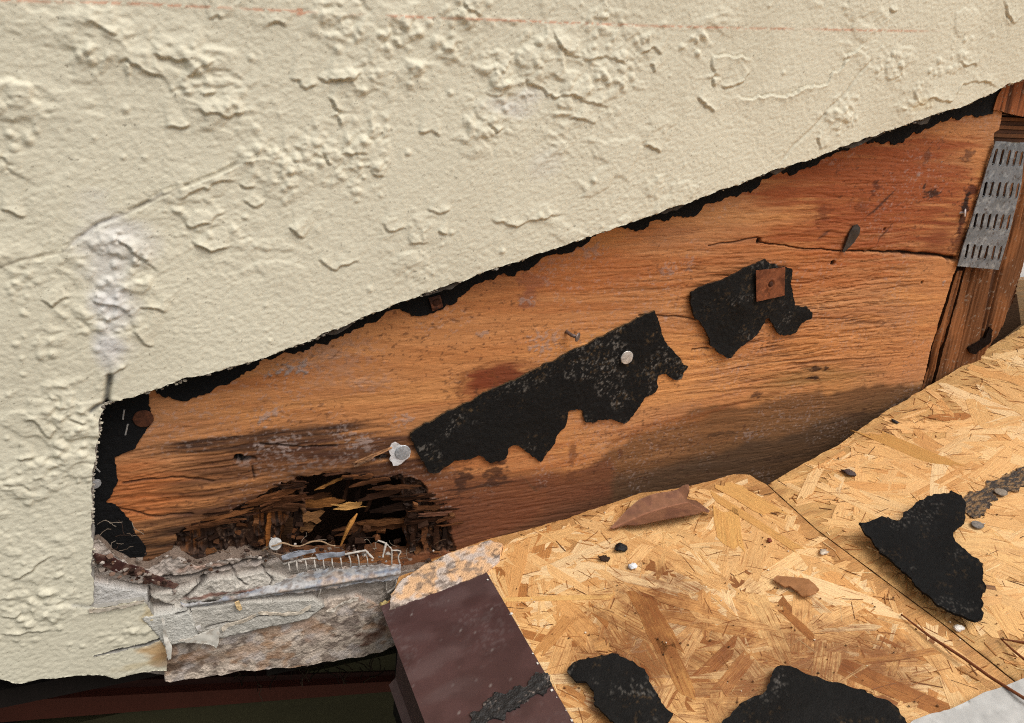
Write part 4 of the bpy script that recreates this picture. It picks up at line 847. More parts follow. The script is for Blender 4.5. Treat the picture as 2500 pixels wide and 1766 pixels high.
# three big flakes that can be singled out in the picture
def flake(r, a, b, wpx, col, h=.0007):
    p, q = dk(*a), dk(*b); L = math.hypot(q[0]-p[0], q[1]-p[1]); mb = MB(); strand((p[0]+q[0])/2, (p[1]+q[1])/2, L, wpx*.00034, math.atan2(q[1]-p[1], q[0]-p[0]), h, col, mb, 0, 5); adopt(mb.build('strand', M_OSB), r)
flake(osbL, (1770,1185), (1900,1262), 60, lin(216,164,96)); flake(osbL, (1730,1205), (1960,1350), 30, lin(210,158,92), .0007); flake(osbL, (1770,1240), (1785,1340), 62, lin(218,166,96), .0007)
flake(osbR, (2120,1025+30), (2320,1140), 62, lin(196,146,80), .0007); flake(osbL, (1230,1466), (1500,1458), 18, lin(226,178,110), .0007); flake(osbL, (1310,1600), (1400,1500), 30, lin(196,140,80), .0007)
flake(osbL, (1560,1450), (1640,1600), 60, lin(200,142,80), .0007); flake(osbL, (1750,1700), (1830,1600), 34, lin(186,130,76), .0007); flake(osbL, (1620,1560), (1680,1700), 46, lin(200,144,82), .0007)
flake(osbL, (1900,1480), (1985,1560), 20, lin(170,112,60), .0007); flake(osbR, (2330,1420), (2440,1440), 14, lin(130,94,64), .0007); flake(osbL, (2090,1620), (2290,1590), 16, lin(196,140,80), .0007)

# pale mouldy board end between the panel foot and the drip edge
def mouldcf(g):
    g.tint(.8*ss(.42, .6, fbm(g.U/.012, g.V/.012, 4, 5)), lin(196, 186, 178)); g.tint(.7*ss(.56, .68, fbm(g.U/.006, g.V/.006, 4, 8)), lin(120, 106, 96))
    g.tint(.6*ss(.64, .72, fbm(g.U/.008, g.V/.004, 4, 18)), lin(80, 66, 56))
o = sheet('mouldy_board', duv([(958,1456),(975,1425),(1010,1396),(1090,1356),(1190,1322),(1230,1330),(1215,1370),(1190,1400),(950,1492)], .002), deck_map(.002), .010, .0011, M_MORTAR, None, lin(220, 178, 136), lambda U, V: .0025*fbm(U/.01, V/.01, 3, 6), mouldcf, jag=.002, seed=3, back=False)
tag(o, 'pale mouldy board end between the rotted panel and the drip edge', 'board')
# black residue on the deck
for i, (pts, l) in enumerate([([(2340,1228),(2370,1205),(2420,1180),(2455,1160),(2500,1142),(2580,1110),(2590,1145),(2500,1190),(2440,1215),(2405,1245),(2380,1262),(2355,1255)], 'smear of dried black adhesive leading to the deck scrap')]):
    def rcf(g): g.tint(.7*ss(.45, .62, fbm(g.U/.004, g.V/.0016, 3, 5)), lin(150, 116, 76))
    tag(sheet('adhesive_smear', duv(pts), deck_map(.0014), .0016, .0011, M_TAR, None, lin(58, 50, 44), lambda U, V: .0009*fbm(U/.004, V/.004, 3, 6), rcf, jag=.006, seed=3, back=False), l, 'adhesive')

# ------------------------------------------------------------------ drip edge
b0 = dk(1183, 1390)[1]; a1 = dk(1183, 1392)[0]; aL = dk(930, 1485)[0]; bL = dk(930, 1485)[1]
DR = root('drip_edge', tuple(DK_O + DK_S*aL), 'brown painted metal drip edge along the end of the roof deck', 'drip edge')
a1b = dk(1398, 1764)[0]; b1b = dk(1398, 1764)[1]; kk_ = (a1b - a1)/(b1b - b0); aLb, bLb = dk(1036, 1764); kl = (aLb - aL)/(bLb - bL)
fl_ = [(aL, bL), (aLb, bLb), (aL + kl*(-1.3 - bL), -1.3), (a1 + kk_*(-1.3 - b0), -1.3), (a1b, b1b), (a1, b0)]
def dcf(g):
    U, V = g.U, g.V
    g.tint(.30*ss(.45, .7, fbm(U/.05, V/.02, 4, 3)), lin(100, 84, 82)); g.tint(.16*ss(.5, .7, fbm(U/.003, V/.002, 4, 5))*ss(.5, .64, fbm(U/.04, V/.03, 3, 15)), lin(136, 126, 124)); g.tint(.35*ss(.5, .65, fbm(U/.03, V/.02, 4, 9)), lin(52, 34, 32))
    g.tint(.35*ss(.84, .88, fbm(U/.0012, V/.0014, 2, 11))*ss(.45, .65, fbm(U/.03, V/.03, 2, 12)), lin(170, 164, 158))
o = sheet('top_flange', fl_, deck_map(.0022), .0008, .0019, M_BROWN, None, lin(76, 53, 51), lambda U, V: .0006*fbm(U/.08, V/.05, 2, 4), dcf, back='follow'); flange = adopt(o, DR)
def under(o, p): o.parent = p; return o
def dpt(a, b, h): return DK_O + DK_S*a + Vector((0, b, 0)) + DK_N*h
def face(name, b_from, drop, kick, c):
    mb = MB(); bs = [b_from, bLb, -.6, -1.3]; vs = []
    for b in bs:
        a = aL + kl*(b - bL); p = dpt(a, b, .0020); vs += [p, p + Vector((-.001, 0, -drop)), p + Vector((-kick, 0, -drop - .006)), p + Vector((-kick + .001, 0, -drop - .006)), p + Vector((.0002, 0, -drop)), p + Vector((.0012, 0, -.0006))]
    fs = []
    for i in range(len(bs)-1):
        for j in range(6): fs.append((i*6+j, i*6+(j+1) % 6, (i+1)*6+(j+1) % 6, (i+1)*6+j))
    fs += [(0, 5, 4, 3, 2, 1)]; mb.add(vs, fs, c); return adopt(mb.build(name, M_BROWN), DR)
face('front_face', bL - .055, .026, .006, lin(70, 54, 54))
def tcf(g): g.tint(.85*ss(.60, .72, fbm(g.U/.0018, g.V/.0018, 3, 5))*ss(.4, .6, fbm(g.U/.012, g.V/.012, 2, 6)), lin(128, 116, 108))
under(sheet('tar_band', duv([(1140,1790),(1152,1755),(1180,1722),(1215,1705),(1260,1680),(1300,1662),(1330,1648),(1345,1672),(1330,1695),(1290,1712),(1250,1738),(1205,1762),(1190,1800)], .003), deck_map(.0028), .0008, .0009, M_TAR, None, lin(36, 34, 33), lambda U, V: .0022*fbm(U/.0035, V/.0035, 3, 6), tcf, jag=.006, seed=4, back=False), flange)
mb = MB(); rn = random.Random(5)                     # white paint flecks caught along the flange edge
for i in range(13):
    t = rn.random()**.8; x, y = 1183 + (1395-1183)*t + rn.gauss(2, 3), 1394 + (1764-1394)*t
    a, b = dk(x, y, .003); mb.rock(dpt(a, b, .0030), rn.uniform(.0004, .0012), lin(214, 208, 198), i, (1, 1, .6))
stuff(under(mb.build('paint_flecks', M_PAINT), flange))
# fascia under the drip edge
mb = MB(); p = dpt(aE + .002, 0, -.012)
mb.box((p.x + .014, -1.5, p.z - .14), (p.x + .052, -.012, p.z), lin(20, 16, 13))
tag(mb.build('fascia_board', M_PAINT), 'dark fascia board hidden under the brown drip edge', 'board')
# rafters holding the deck
for i, (y, l) in enumerate([(-.30, 'roof rafter under the deck nearest the plywood panel'), (-.90, 'roof rafter under the deck farthest from the plywood panel')]):
    mb = MB(); q = [dpt(aE + .045, y, -.0125), dpt(1.55, y, -.0125), dpt(1.55, y, -.11), dpt(aE + .045, y, -.11)]; mb.add(q + [v + Vector((0, .038, 0)) for v in q], [(0, 1, 2, 3)[::-1], (4, 5, 6, 7), (0, 1, 5, 4), (1, 2, 6, 5), (2, 3, 7, 6), (3, 0, 4, 7)], lin(150, 110, 70)); tag(mb.build('rafter', M_PAINT), l, 'rafter', 'rafters under the roof deck')

# ------------------------------------------------------------------ things lying on the deck
def on_deck(name, pts, label, cat, col, thick=.0011, res=.001, hf=None, cf=None, jag=.0015, seed=0, h0=.0016, M_=None, group=None):
    return tag(sheet(name, duv(pts, h0), deck_map(h0 + thick), thick, res, M_ or M_FELT, None, col, hf, cf, jag=jag, seed=seed), label, cat, group)
on_deck('felt_scrap', [(2097,1312),(2115,1305),(2150,1293),(2165,1291),(2185,1300),(2200,1290),(2215,1268),(2232,1252),(2262,1240),(2300,1232),(2318,1224),(2330,1234),(2348,1246),(2357,1262),(2350,1290),(2335,1315),(2325,1325),(2330,1345),(2345,1362),(2365,1378),(2385,1390),(2393,1400),(2392,1430),(2398,1450),(2394,1480),(2394,1538),(2375,1540),(2340,1524),(2290,1500),(2250,1470),(2210,1430),(2160,1380),(2130,1350),(2105,1328)],
        'big lobed scrap of black felt lying on the paler roof sheet', 'felt', lin(14, 14, 14), .0020, .0012, lambda U, V: .0008 + .008*fbm(U/.04, V/.04, 2, 3) + .10*np.clip(.60 - U + .25*(V + .10), 0, .05) + .0006*fbm(U/.003, V/.003, 2, 9), felt_cf(44, .35), .0030, 3)
on_deck('felt_scrap', [(1388,1650),(1402,1630),(1430,1618),(1470,1612),(1510,1614),(1545,1630),(1575,1650),(1590,1680),(1605,1710),(1625,1740),(1640,1752),(1630,1775),(1600,1800),(1500,1790),(1475,1760),(1450,1730),(1445,1700),(1430,1680),(1405,1668)],
        'leaf-shaped scrap of black felt beside the brown drip edge', 'felt', lin(22, 21, 20), .0019, .0012, lambda U, V: .0006 + .008*fbm(U/.03, V/.03, 2, 13) + .0005*fbm(U/.003, V/.003, 2, 9), felt_cf(54, .7), .0030, 9)
on_deck('felt_scrap', [(1775,1766),(1800,1745),(1830,1720),(1855,1705),(1880,1680),(1890,1650),(1905,1638),(1925,1645),(1945,1652),(1970,1665),(2000,1672),(2060,1685),(2110,1700),(2160,1720),(2190,1745),(2205,1766),(2230,1830),(1740,1830)],
        'wide scrap of black felt beside the grey membrane', 'felt', lin(21, 20, 19), .0019, .0012, lambda U, V: .0006 + .008*fbm(U/.035, V/.035, 2, 23) + .0005*fbm(U/.003, V/.003, 2, 9), felt_cf(64, .5), .0030, 19)
def mcf(g): g.C *= (.78 + .44*fbm(g.U/.004, g.V/.004, 4, 4))[..., None]
on_deck('membrane', [(2200,1820),(2222,1776),(2250,1764),(2310,1744),(2370,1718),(2440,1692),(2490,1674),(2560,1656),(2760,1640),(2900,1900),(2300,2050)], 'pale grey roofing membrane folded over the corner of the deck', 'membrane', lin(178, 177, 174), .002, .0018, lambda U, V: .002 + .004*fbm(U/.06, V/.06, 2, 5), mcf, .0012, 3, .0045, M_PAINT)
# dry leaf
leaf = [(1488,1296),(1500,1288),(1530,1262),(1560,1240),(1600,1225),(1640,1215),(1665,1206),(1682,1204),(1684,1216),(1676,1228),(1700,1234),(1733,1254),(1720,1262),(1705,1274),(1690,1280),(1660,1286),(1620,1292),(1580,1297),(1550,1299),(1530,1293),(1500,1297)]
ml = np.array(duv([(1490,1296),(1580,1262),(1680,1230),(1730,1254)], .003))
def lhf(U, V):
    t = np.clip((U - ml[0][0])/(ml[-1][0] - ml[0][0]), 0, 1); mv = np.interp(U, ml[:, 0], ml[:, 1])
    return .001 + .010*np.sin(t*3.1)*.4 + .22*np.abs(V - mv) + .0015*fbm(U/.02, V/.02, 2, 3) 
def lcf(g):
    mv = np.interp(g.U, ml[:, 0], ml[:, 1]); g.tint(.8*np.exp(-((g.V - mv)/.0008)**2), lin(160, 110, 84)); g.tint(.5*ss(.5, .65, fbm(g.U/.012, g.V/.012, 4, 3)), lin(96, 62, 50)); g.tint(.18*np.exp(-((np.mod((g.U - .7*np.abs(g.V - mv))*75, 1) - .5)/.04)**2), lin(150, 104, 82)); g.C *= (.85 + .3*fbm(g.U/.004, g.V/.004, 3, 5))[..., None]
on_deck('dead_leaf', leaf, 'dry brown leaf lying where the roof deck meets the plywood', 'leaf', lin(128, 88, 64), .0005, .0009, lhf, lcf, .0003, 2, .0012, M_LEAF)
on_deck('bark_chip', [(1886,1422),(1895,1413),(1940,1418),(1975,1422),(2000,1448),(1990,1458),(1975,1464),(1958,1464),(1945,1450),(1925,1438),(1915,1440),(1900,1430)], 'curled brown chip of bark on the stained roof sheet', 'bark', lin(150, 104, 66), .0012, .0009, lambda U, V: .0012 + .003*fbm(U/.012, V/.012, 2, 5), None, .0006, 2, .0015, M_LEAF)
def needle(pts, label, r=.0010):
    mb = MB(); P = [dpt(*dk(x, y, h), h) for x, y, h in pts]; Q = []
    for i in range(len(P)-1):
        for k in range(4): Q.append(P[i].lerp(P[i+1], k/4))
    mb.tube(Q + [P[-1]], [r*(.5 + .6*min(1, i/5)) for i in range(len(Q) + 1)], lin(112, 62, 34), 6); tag(mb.build('pine_needle', M_LEAF, smooth=True), label, 'pine needle')
needle([(2200,1500,.0025),(2270,1554,.004),(2350,1605,.006),(2420,1655,.009),(2500,1705,.014),(2580,1752,.014)], 'long brown pine needle running onto the grey membrane')
needle([(2443,1560,.002),(2470,1585,.004),(2510,1618,.006),(2560,1660,.010)], 'one of two short pine needles forking beyond the felt scrap', .0008)
needle([(2443,1560,.0032),(2480,1566,.005),(2560,1574,.006)], 'other of two short pine needles forking beyond the felt scrap', .0008)
for x, y, r, c, l in [(2443,1205,.0052,(140,128,114),'grey nail head in the black adhesive smear'), (2386,1283,.0050,(132,124,116),'grey nail head between the lobed scrap and the adhesive smear')]:
    a, b = dk(x, y, .002); nail(dpt(a, b, .0022 if y > 1230 else .0030), DK_N, r, l, M_OXIDE, lin(*c), wob=.16, seed=int(x))
def pebble(x, y, r, c, label, cat, sq=(1, 1, .6), M_=None, name='pebble', seed=0, h=.0012):
    a, b = dk(x, y, h); mb = MB(); mb.rock(dpt(a, b, h + r*sq[2]*.6), r, lin(*c), seed or int(x), sq, 2); tag(mb.build(name, M_ or M_MORTAR, smooth=True), label, cat)
pebble(1515, 1340, .0052, (14, 14, 15), 'shiny lump of black tar below the dry leaf', 'tar', (1.2, .9, .5), M_TAR, 'tar_lump')
pebble(1545, 1385, .0038, (226, 226, 228), 'white crumb of plaster on the stained roof sheet', 'plaster', (1, 1, .5), M_MORTAR, 'plaster_crumb')
pebble(2340, 1537, .0034, (222, 214, 204), 'white crumb of plaster under the tip of the lobed felt scrap', 'plaster', (1.2, .8, .6), M_MORTAR, 'plaster_crumb')
pebble(1475, 1365, .0040, (60, 46, 38), 'small dark clod of dirt left of the plaster crumb', 'dirt', (1.3, 1, .3), M_DIRT, 'dirt_clod')
pebble(1878, 1322, .0022, (120, 60, 40), 'tiny reddish seed beside the large pale strand', 'seed', (1, 1, .7), M_LEAF, 'seed')
pebble(2010, 1350, .0034, (196, 180, 160), 'loose pale wood crumb at the joint of the roof sheets', 'wood crumb', (1.4, .9, .4), M_WOOD, 'wood_crumb')
pebble(2185, 1030, .0032, (26, 24, 26), 'black flake on the paler roof sheet below the truss timber', 'flake', (.7, 1.5, .3), M_TAR, 'tar_flake')
pebble(2072, 1155, .0050, (74, 60, 58), 'dried grey black dab on the paler roof sheet', 'adhesive', (1, 1.3, .25), M_TAR, 'adhesive_dab')
mb = MB(); rn = random.Random(77)
for i in range(260):
    x, y = rn.uniform(1050, 2480), rn.uniform(1200, 1760); a, b = dk(x, y, .0012)
    if b > -.004 or not (pip(a, b, sheetL) or pip(a, b, sheetR)): continue
    mb.rock(dpt(a, b, .0014), rn.uniform(.0003, .0009), rn.choice([lin(100,70,46), lin(60,46,36), lin(206,190,168), lin(120,80,50), lin(90,60,40)]), i, (1, 1, .6))
o = stuff(mb.build('roof_grit', M_DIRT)); o['label'] = 'fine grit and crumbs strewn over the roof deck'; o['category'] = 'grit'

# =================================================================== BROKEN STUCCO FOOT
MY = -.004
foot = [(214,1322),(240,1310),(258,1322),(275,1345),(300,1360),(330,1368),(360,1376),(390,1362),(415,1350),(448,1358),(480,1372),(520,1360),(560,1352),(600,1346),(650,1352),(690,1362),(760,1375),(850,1380),(920,1384),(985,1388),(1020,1380),(1050,1375),(1010,1400),(985,1424),(960,1452),(948,1490),(960,1530),(962,1560),(938,1573),(880,1588),(800,1597),(700,1612),(600,1621),(520,1633),(440,1641),(407,1644),(370,1640),(330,1640),(330,1500),(214,1492)]
L = rag(wuv(foot, MY), .003, .0026, 3)
P = np.array(L); g = Grid(np.arange(P[:, 0].min()-.001, P[:, 0].max()+.002, .0008), np.arange(P[:, 1].min()-.001, P[:, 1].max()+.002, .0008), lin(150, 140, 130)); U, V = g.U, g.V
def zone(pts, jag=.0012, seed=1): return g.mask([rag(wuv(pts, MY), .003, jag, seed)])
n1 = fbm(U/.012, V/.012, 4, 4); n2 = fbm(U/.003, V/.003, 3, 6)
g.H = .003 + .006*(n1 - .5) + .0016*(n2 - .5)
zA = zone([(218,1400),(300,1415),(360,1425),(366,1455),(330,1462),(218,1482)]); zB = zone([(366,1440),(430,1425),(520,1400),(640,1380),(720,1400),(690,1428),(560,1448),(430,1462)])
zC = zone([(345,1475),(455,1458),(476,1480),(482,1530),(400,1546),(385,1520)], .0006); zD = zone([(462,1462),(600,1446),(760,1440),(790,1460),(760,1485),(640,1510),(540,1532),(488,1536)], .0006)
zE = zone([(400,1560),(540,1540),(640,1512),(740,1490),(800,1450),(870,1440),(930,1470),(962,1500),(962,1600),(400,1670)], .001)
zT = zone([(214,1300),(420,1340),(560,1340),(640,1345),(700,1360),(560,1385),(440,1400),(370,1420),(214,1400)])
def put(z, h, rough, c, cv=.25, sc_=.006, seed=1):
    n = fbm(U/sc_, V/sc_, 4, seed); f = fbm(U/.0022, V/.0022, 3, seed + 1)
    g.H = np.where(z, h + rough*(n - .5) + rough*.35*(f - .5), g.H); g.C = np.where(z[..., None], np.array(lin(*c))*(1 - cv + 2*cv*n*(.6 + .8*f))[..., None], g.C)
put(zT, .0045, .006, (172, 160, 150), .35, .008, 2); put(zA, .0115, .0012, (180, 177, 172), .18, .004, 3); put(zB, .009, .005, (184, 177, 166), .28, .010, 4)
put(zC, .0165, .0008, (190, 187, 178), .18, .003, 5); put(zD, .0130, .0018, (178, 173, 163), .20, .006, 6); put(zE, .0085, .0026, (190, 174, 158), .32, .010, 7)
g.tint(zE*ss(.50, .64, fbm(U/.006, V/.004, 4, 60))*.7, lin(92, 76, 68)); g.tint(zE*ss(.48, .62, fbm(U/.012, V/.010, 4, 62))*.6, lin(184, 174, 168)); g.tint(zE*ss(.56, .68, fbm(U/.015, V/.01, 4, 64))*.5, lin(160, 118, 82))
def rub(x, y, rx, ry, c, s_, rough=.7, seed=1): p = at(x, y, MY); g.blot(p[0], p[2], rx*.00031, ry*.00031, lin(*c), s_, rough, .005, 0, seed, .7)
rub(430, 1610, 50, 40, (60, 44, 34), .8); rub(520, 1590, 70, 26, (96, 70, 48), .6); rub(620, 1570, 70, 30, (170, 128, 86), .5); rub(900, 1540, 60, 40, (104, 62, 44), .7, .7, 3); rub(930, 1500, 26, 40, (84, 52, 40), .7); rub(770, 1540, 50, 30, (150, 130, 120), .5); rub(850, 1510, 50, 26, (96, 80, 76), .6)
rub(520, 1435, 90, 7, (110, 62, 46), .8, .9, 4); rub(600, 1425, 60, 6, (104, 56, 42), .8, .9, 5); rub(500, 1375, 60, 12, (170, 120, 92), .5, .8); rub(880, 1400, 100, 14, (70, 58, 50), .6); rub(980, 1400, 60, 20, (110, 100, 92), .6)
# cracks in the broken coat
for pts, w, dpt_ in [([(366,1408),(430,1402),(520,1386),(600,1365),(690,1352)], .0016, .004), ([(450,1440),(470,1428),(490,1412),(498,1402)], .0014, .004), ([(366,1425),(362,1460)], .0008, .003), ([(560,1365),(570,1392),(600,1410)], .0006, .002), ([(640,1375),(660,1400),(650,1425)], .0006, .002), ([(430,1465),(560,1447),(700,1425),(830,1408)], .0010, .003), ([(500,1505),(640,1480),(760,1470)], .0006, .0012)]:
    kk, U_, V_, d, s, t = g.near(rag(wuv(pts, MY), .003, .0014, 5, closed=False), w*5); q = np.exp(-(d/w)**2); g.H[kk] -= dpt_*q; g.tint(q*.85, lin(44, 34, 30), kk)
ft = root('broken_stucco_foot', tuple(at(640, 1620, MY)), 'crumbling grey mortar at the foot of the wall where stucco broke off', 'mortar')
adopt(build('mortar', g, [L], wall_map(MY), .010, M_MORTAR, None, lin(120, 104, 92), back=False), ft)
def peel(pts, Y, col, hf, seed, th=.0007, name='paint_film'):
    return adopt(sheet(name, wuv(pts, Y), wall_map(Y), th, .0007, M_PAINT, None, col, hf, lambda g: g.tint(.4*ss(.5, .7, fbm(g.U/.003, g.V/.003, 3, seed)), lin(150, 130, 110)), jag=.0008, seed=seed), ft)
peel([(394,1506),(402,1512),(408,1545),(420,1580),(418,1606),(410,1610),(404,1580),(398,1545)], -.024, lin(206, 201, 190), lambda U, V: .003*fbm(U/.006, V/.01, 2, 3), 3)
peel([(428,1562),(470,1552),(535,1531),(536,1545),(533,1572),(528,1580),(512,1570),(490,1570),(470,1564)], -.019, lin(196, 191, 180), lambda U, V: .004*fbm(U/.01, V/.01, 2, 5), 5)
peel([(540,1532),(556,1520),(590,1512),(630,1494),(650,1492),(690,1496),(730,1492),(757,1476),(758,1482),(735,1500),(690,1503),(650,1499),(632,1501),(592,1519),(558,1528),(545,1540)], -.0165, lin(198, 186, 168), lambda U, V: .002*fbm(U/.004, V/.004, 2, 7), 7)
peel([(796,1490),(812,1484),(830,1470),(860,1458),(876,1456),(872,1464),(846,1470),(822,1482),(812,1494)], -.0140, lin(200, 190, 176), lambda U, V: .003*fbm(U/.004, V/.004, 2, 9), 9)
peel([(478,1530),(488,1526),(492,1538),(482,1542)], -.0215, lin(206, 202, 196), lambda U, V: .002*fbm(U/.004, V/.004, 2, 9), 11)
peel([(216,1488),(250,1486),(310,1476),(352,1466),(350,1472),(312,1482),(252,1493),(218,1496)], -.0212, lin(176, 166, 150), lambda U, V: .001*fbm(U/.003, V/.003, 2, 19), 13)
# metal weep screed
scr = [(440,1472),(520,1462),(600,1444),(680,1424),(720,1402),(780,1390),(850,1384),(930,1380),(978,1378),(978,1398),(970,1412),(930,1418),(880,1424),(800,1438),(720,1448),(640,1456),(560,1470),(480,1482)]
sp = np.array(wuv([(440,1476),(978,1394)], -.014))
def shf(U, V):
    mv = np.interp(U, sp[:, 0], sp[:, 1]); return .003*np.exp(-((V - mv)/.0030)**2) + .0006*fbm(U/.003, V/.002, 3, 5)
def scf(g):
    mv = np.interp(g.U, sp[:, 0], sp[:, 1]); g.tint(.8*np.exp(-((g.V - mv - .003)/.0012)**2)*ss(.35, .6, fbm(g.U/.03, g.V/.03, 2, 6)), lin(70, 84, 106)); g.tint(.6*ss(.5, .65, fbm(g.U/.012, g.V/.006, 4, 3)), lin(186, 160, 138)); g.tint(.5*ss(.55, .68, fbm(g.U/.008, g.V/.005, 4, 8)), lin(126, 136, 152)); g.tint(.6*ss(.52, .66, fbm(g.U/.003, g.V/.002, 4, 28)), lin(104, 88, 78))
tag(sheet('weep_screed', wuv(scr, -.014), wall_map(-.014), .001, .0008, M_OXIDE, None, lin(172, 170, 168), shf, scf, jag=.0020, seed=3), 'whitened strip of metal weep screed along the broken mortar', 'weep screed')
# torn wire lath
la = root('wire_lath', tuple(at(800, 1385, -.014)), 'torn ladder of pale wire lath above the weep screed', 'wire lath')
WC = lin(178, 170, 160); rn = random.Random(9)
def wire(pts, r=.0007, c=WC, name='wire', par=la):
    P = [Vector(at(x, y, Y)) for x, y, Y in pts]; Q = []
    for i in range(len(P)-1):
        p0, p1, p2, p3 = P[max(i-1, 0)], P[i], P[i+1], P[min(i+2, len(P)-1)]
        for k in range(4):
            t = k/4; Q.append(.5*((2*p1) + (p2-p0)*t + (2*p0-5*p1+4*p2-p3)*t*t + (-p0+3*p1-3*p2+p3)*t**3))
    mb = MB(); mb.tube(Q + [P[-1]], [r*.78*rn.uniform(.8, 1.35) for _ in range(len(Q)+1)], c, 6); return adopt(mb.build(name, M_OXIDE, smooth=True), par)
xs = [704, 724, 745, 767, 789, 810, 830, 851, 872, 893]
for i, x in enumerate(xs):
    yt = 1372 - (x-704)*.115; wire([(x, yt, -.012), (x + 3 + rn.uniform(-2, 2), yt + 17, -.016), (x + 4, 1398 - (x-704)*.085, -.014)], .00075)
wire([(690,1378,-.010),(740,1366,-.012),(800,1360,-.013),(850,1352,-.013),(893,1344,-.013)], .0011); wire([(893,1344,-.013),(902,1355,-.016),(912,1364,-.018)], .0011)
wire([(922,1320,-.012),(940,1326,-.014),(950,1335,-.014),(956,1344,-.014),(956,1378,-.014)], .0008); wire([(943,1325,-.014),(938,1345,-.016),(934,1362,-.018)], .0011); wire([(956,1344,-.014),(978,1346,-.014),(972,1360,-.014),(976,1376,-.014)], .0008)
wire([(784,1432,-.014),(781,1448,-.013),(776,1458,-.010)], .0008); wire([(944,1415,-.012),(943,1435,-.010),(944,1440,-.010)], .0009); wire([(968,1410,-.012),(965,1432,-.012),(945,1448,-.012)], .001); wire([(970,1450,-.014),(962,1462,-.014),(958,1474,-.014)], .0008)
adopt(sheet('lath_rib', wuv([(686,1356),(720,1346),(770,1340),(772,1348),(725,1356),(690,1366)], -.014), wall_map(-.014), .0008, .0008, M_OXIDE, None, lin(140, 144, 152), lambda U, V: .002*fbm(U/.006, V/.004, 2, 3), None, jag=.001, seed=2), la)
adopt(sheet('lath_rib', wuv([(770,1352),(840,1346),(842,1354),(775,1366)], -.0135), wall_map(-.0135), .0008, .0008, M_OXIDE, None, lin(134, 138, 146), lambda U, V: .002*fbm(U/.006, V/.004, 2, 3), None, jag=.001, seed=4), la)
lw = root('loose_wire', tuple(at(740, 1340, -.014)), 'wavy loose wire beside the pale nail at the panel foot', 'wire')
wire([(640,1345,-.008),(655,1336,-.011),(672,1332,-.015),(690,1326,-.014),(715,1333,-.014),(735,1333,-.014),(760,1323,-.014),(785,1322,-.014),(805,1331,-.013),(818,1333,-.012)], .0008, lin(150, 124, 96), 'wire', lw)
wire([(650,1343,-.010),(665,1350,-.013),(690,1356,-.014)], .0007, lin(120, 100, 84), 'wire', lw)
# sliver of brown flashing, rubble, roots
def ffc(g): g.tint(.7*ss(.52, .64, fbm(g.U/.006, g.V/.004, 4, 3)), lin(110, 84, 72))
tag(sheet('flashing_sliver', wuv([(224,1350),(240,1352),(266,1358),(330,1382),(400,1412),(436,1428),(425,1438),(390,1430),(330,1408),(270,1392),(236,1376)], -.010), wall_map(-.010), .001, .0009, M_BROWN, None, lin(66, 38, 34), lambda U, V: .001*fbm(U/.01, V/.01, 2, 4), ffc, jag=.0012, seed=3), 'dark brown sliver of flashing stuck in the mortar near the corner', 'flashing')
mb = MB()
for i in range(130):
    x, y = rn.uniform(225, 1080), 0
    y = {0: rn.gauss(1378, 14), 1: rn.gauss(1352, 10)}[int(x > 560)] if x < 900 else rn.gauss(1365, 16)
    p = at(x, y, -.004 - rn.random()*.010); mb.rock(p, rn.uniform(.0004, .0019), rn.choice([lin(130,118,108), lin(120,104,92), lin(176,166,156), lin(70,54,46), lin(52,38,32), lin(96,70,54)]), i, (1.2, 1, .8))
for i in range(34):
    x = rn.uniform(240, 430); y = 1385 + (x-240)*.22 + rn.gauss(0, 14); p = at(x, y, -.010 - rn.random()*.006); mb.rock(p, rn.uniform(.0006, .0022), rn.choice([lin(60,42,34), lin(120,96,82), lin(140,128,118), lin(48,34,28)]), 900+i, (1.2, 1, .8))
o = stuff(adopt(mb.build('rubble', M_MORTAR), ft))
mb = MB()
for i in range(74):     # rootlets and fibres in the crumbled foot
    x = rn.uniform(240, 1090); y = rn.gauss(1352, 16) if x > 520 else rn.gauss(1300, 40)
    if x < 520 and x > 330: continue
    if x <= 330: x = rn.uniform(240, 330); y = rn.uniform(1270, 1350)
    p = Vector(at(x, y, -.004 - rn.random()*.006)); d = Vector((rn.gauss(0, 1), rn.gauss(0, .35), rn.gauss(0, .5))).normalized(); Q = [p]
    for k in range(5): d = (d + Vector((rn.gauss(0, .4), rn.gauss(0, .2), rn.gauss(0, .4)))).normalized(); Q.append(Q[-1] + d*rn.uniform(.0015, .0035))
    mb.tube(Q, .00022, rn.choice([lin(120,106,92), lin(96,74,56), lin(60,46,38), lin(134,122,108)]), 4)
stuff(adopt(mb.build('rootlets', M_DIRT), ft))
for x, y, l, c in [(938,1475,'pale yellow seed lodged beside the drip edge corner',(206,182,120)), (955,1472,'second pale seed lodged beside the drip edge corner',(196,166,104))]:
    mb = MB(); mb.rock(at(x, y, -.016), .0030, lin(*c), int(x), (1.1, .8, .9), 2); tag(mb.build('seed', M_LEAF, smooth=True), l, 'seed')
tag(sheet('wood_sliver', wuv([(573,1474),(584,1470),(592,1490),(586,1494),(579,1490)], -.020), wall_map(-.019), .001, .0007, M_WOOD, None, lin(214, 184, 136)), 'tiny pale wood sliver stuck on the grey mortar face', 'wood sliver')

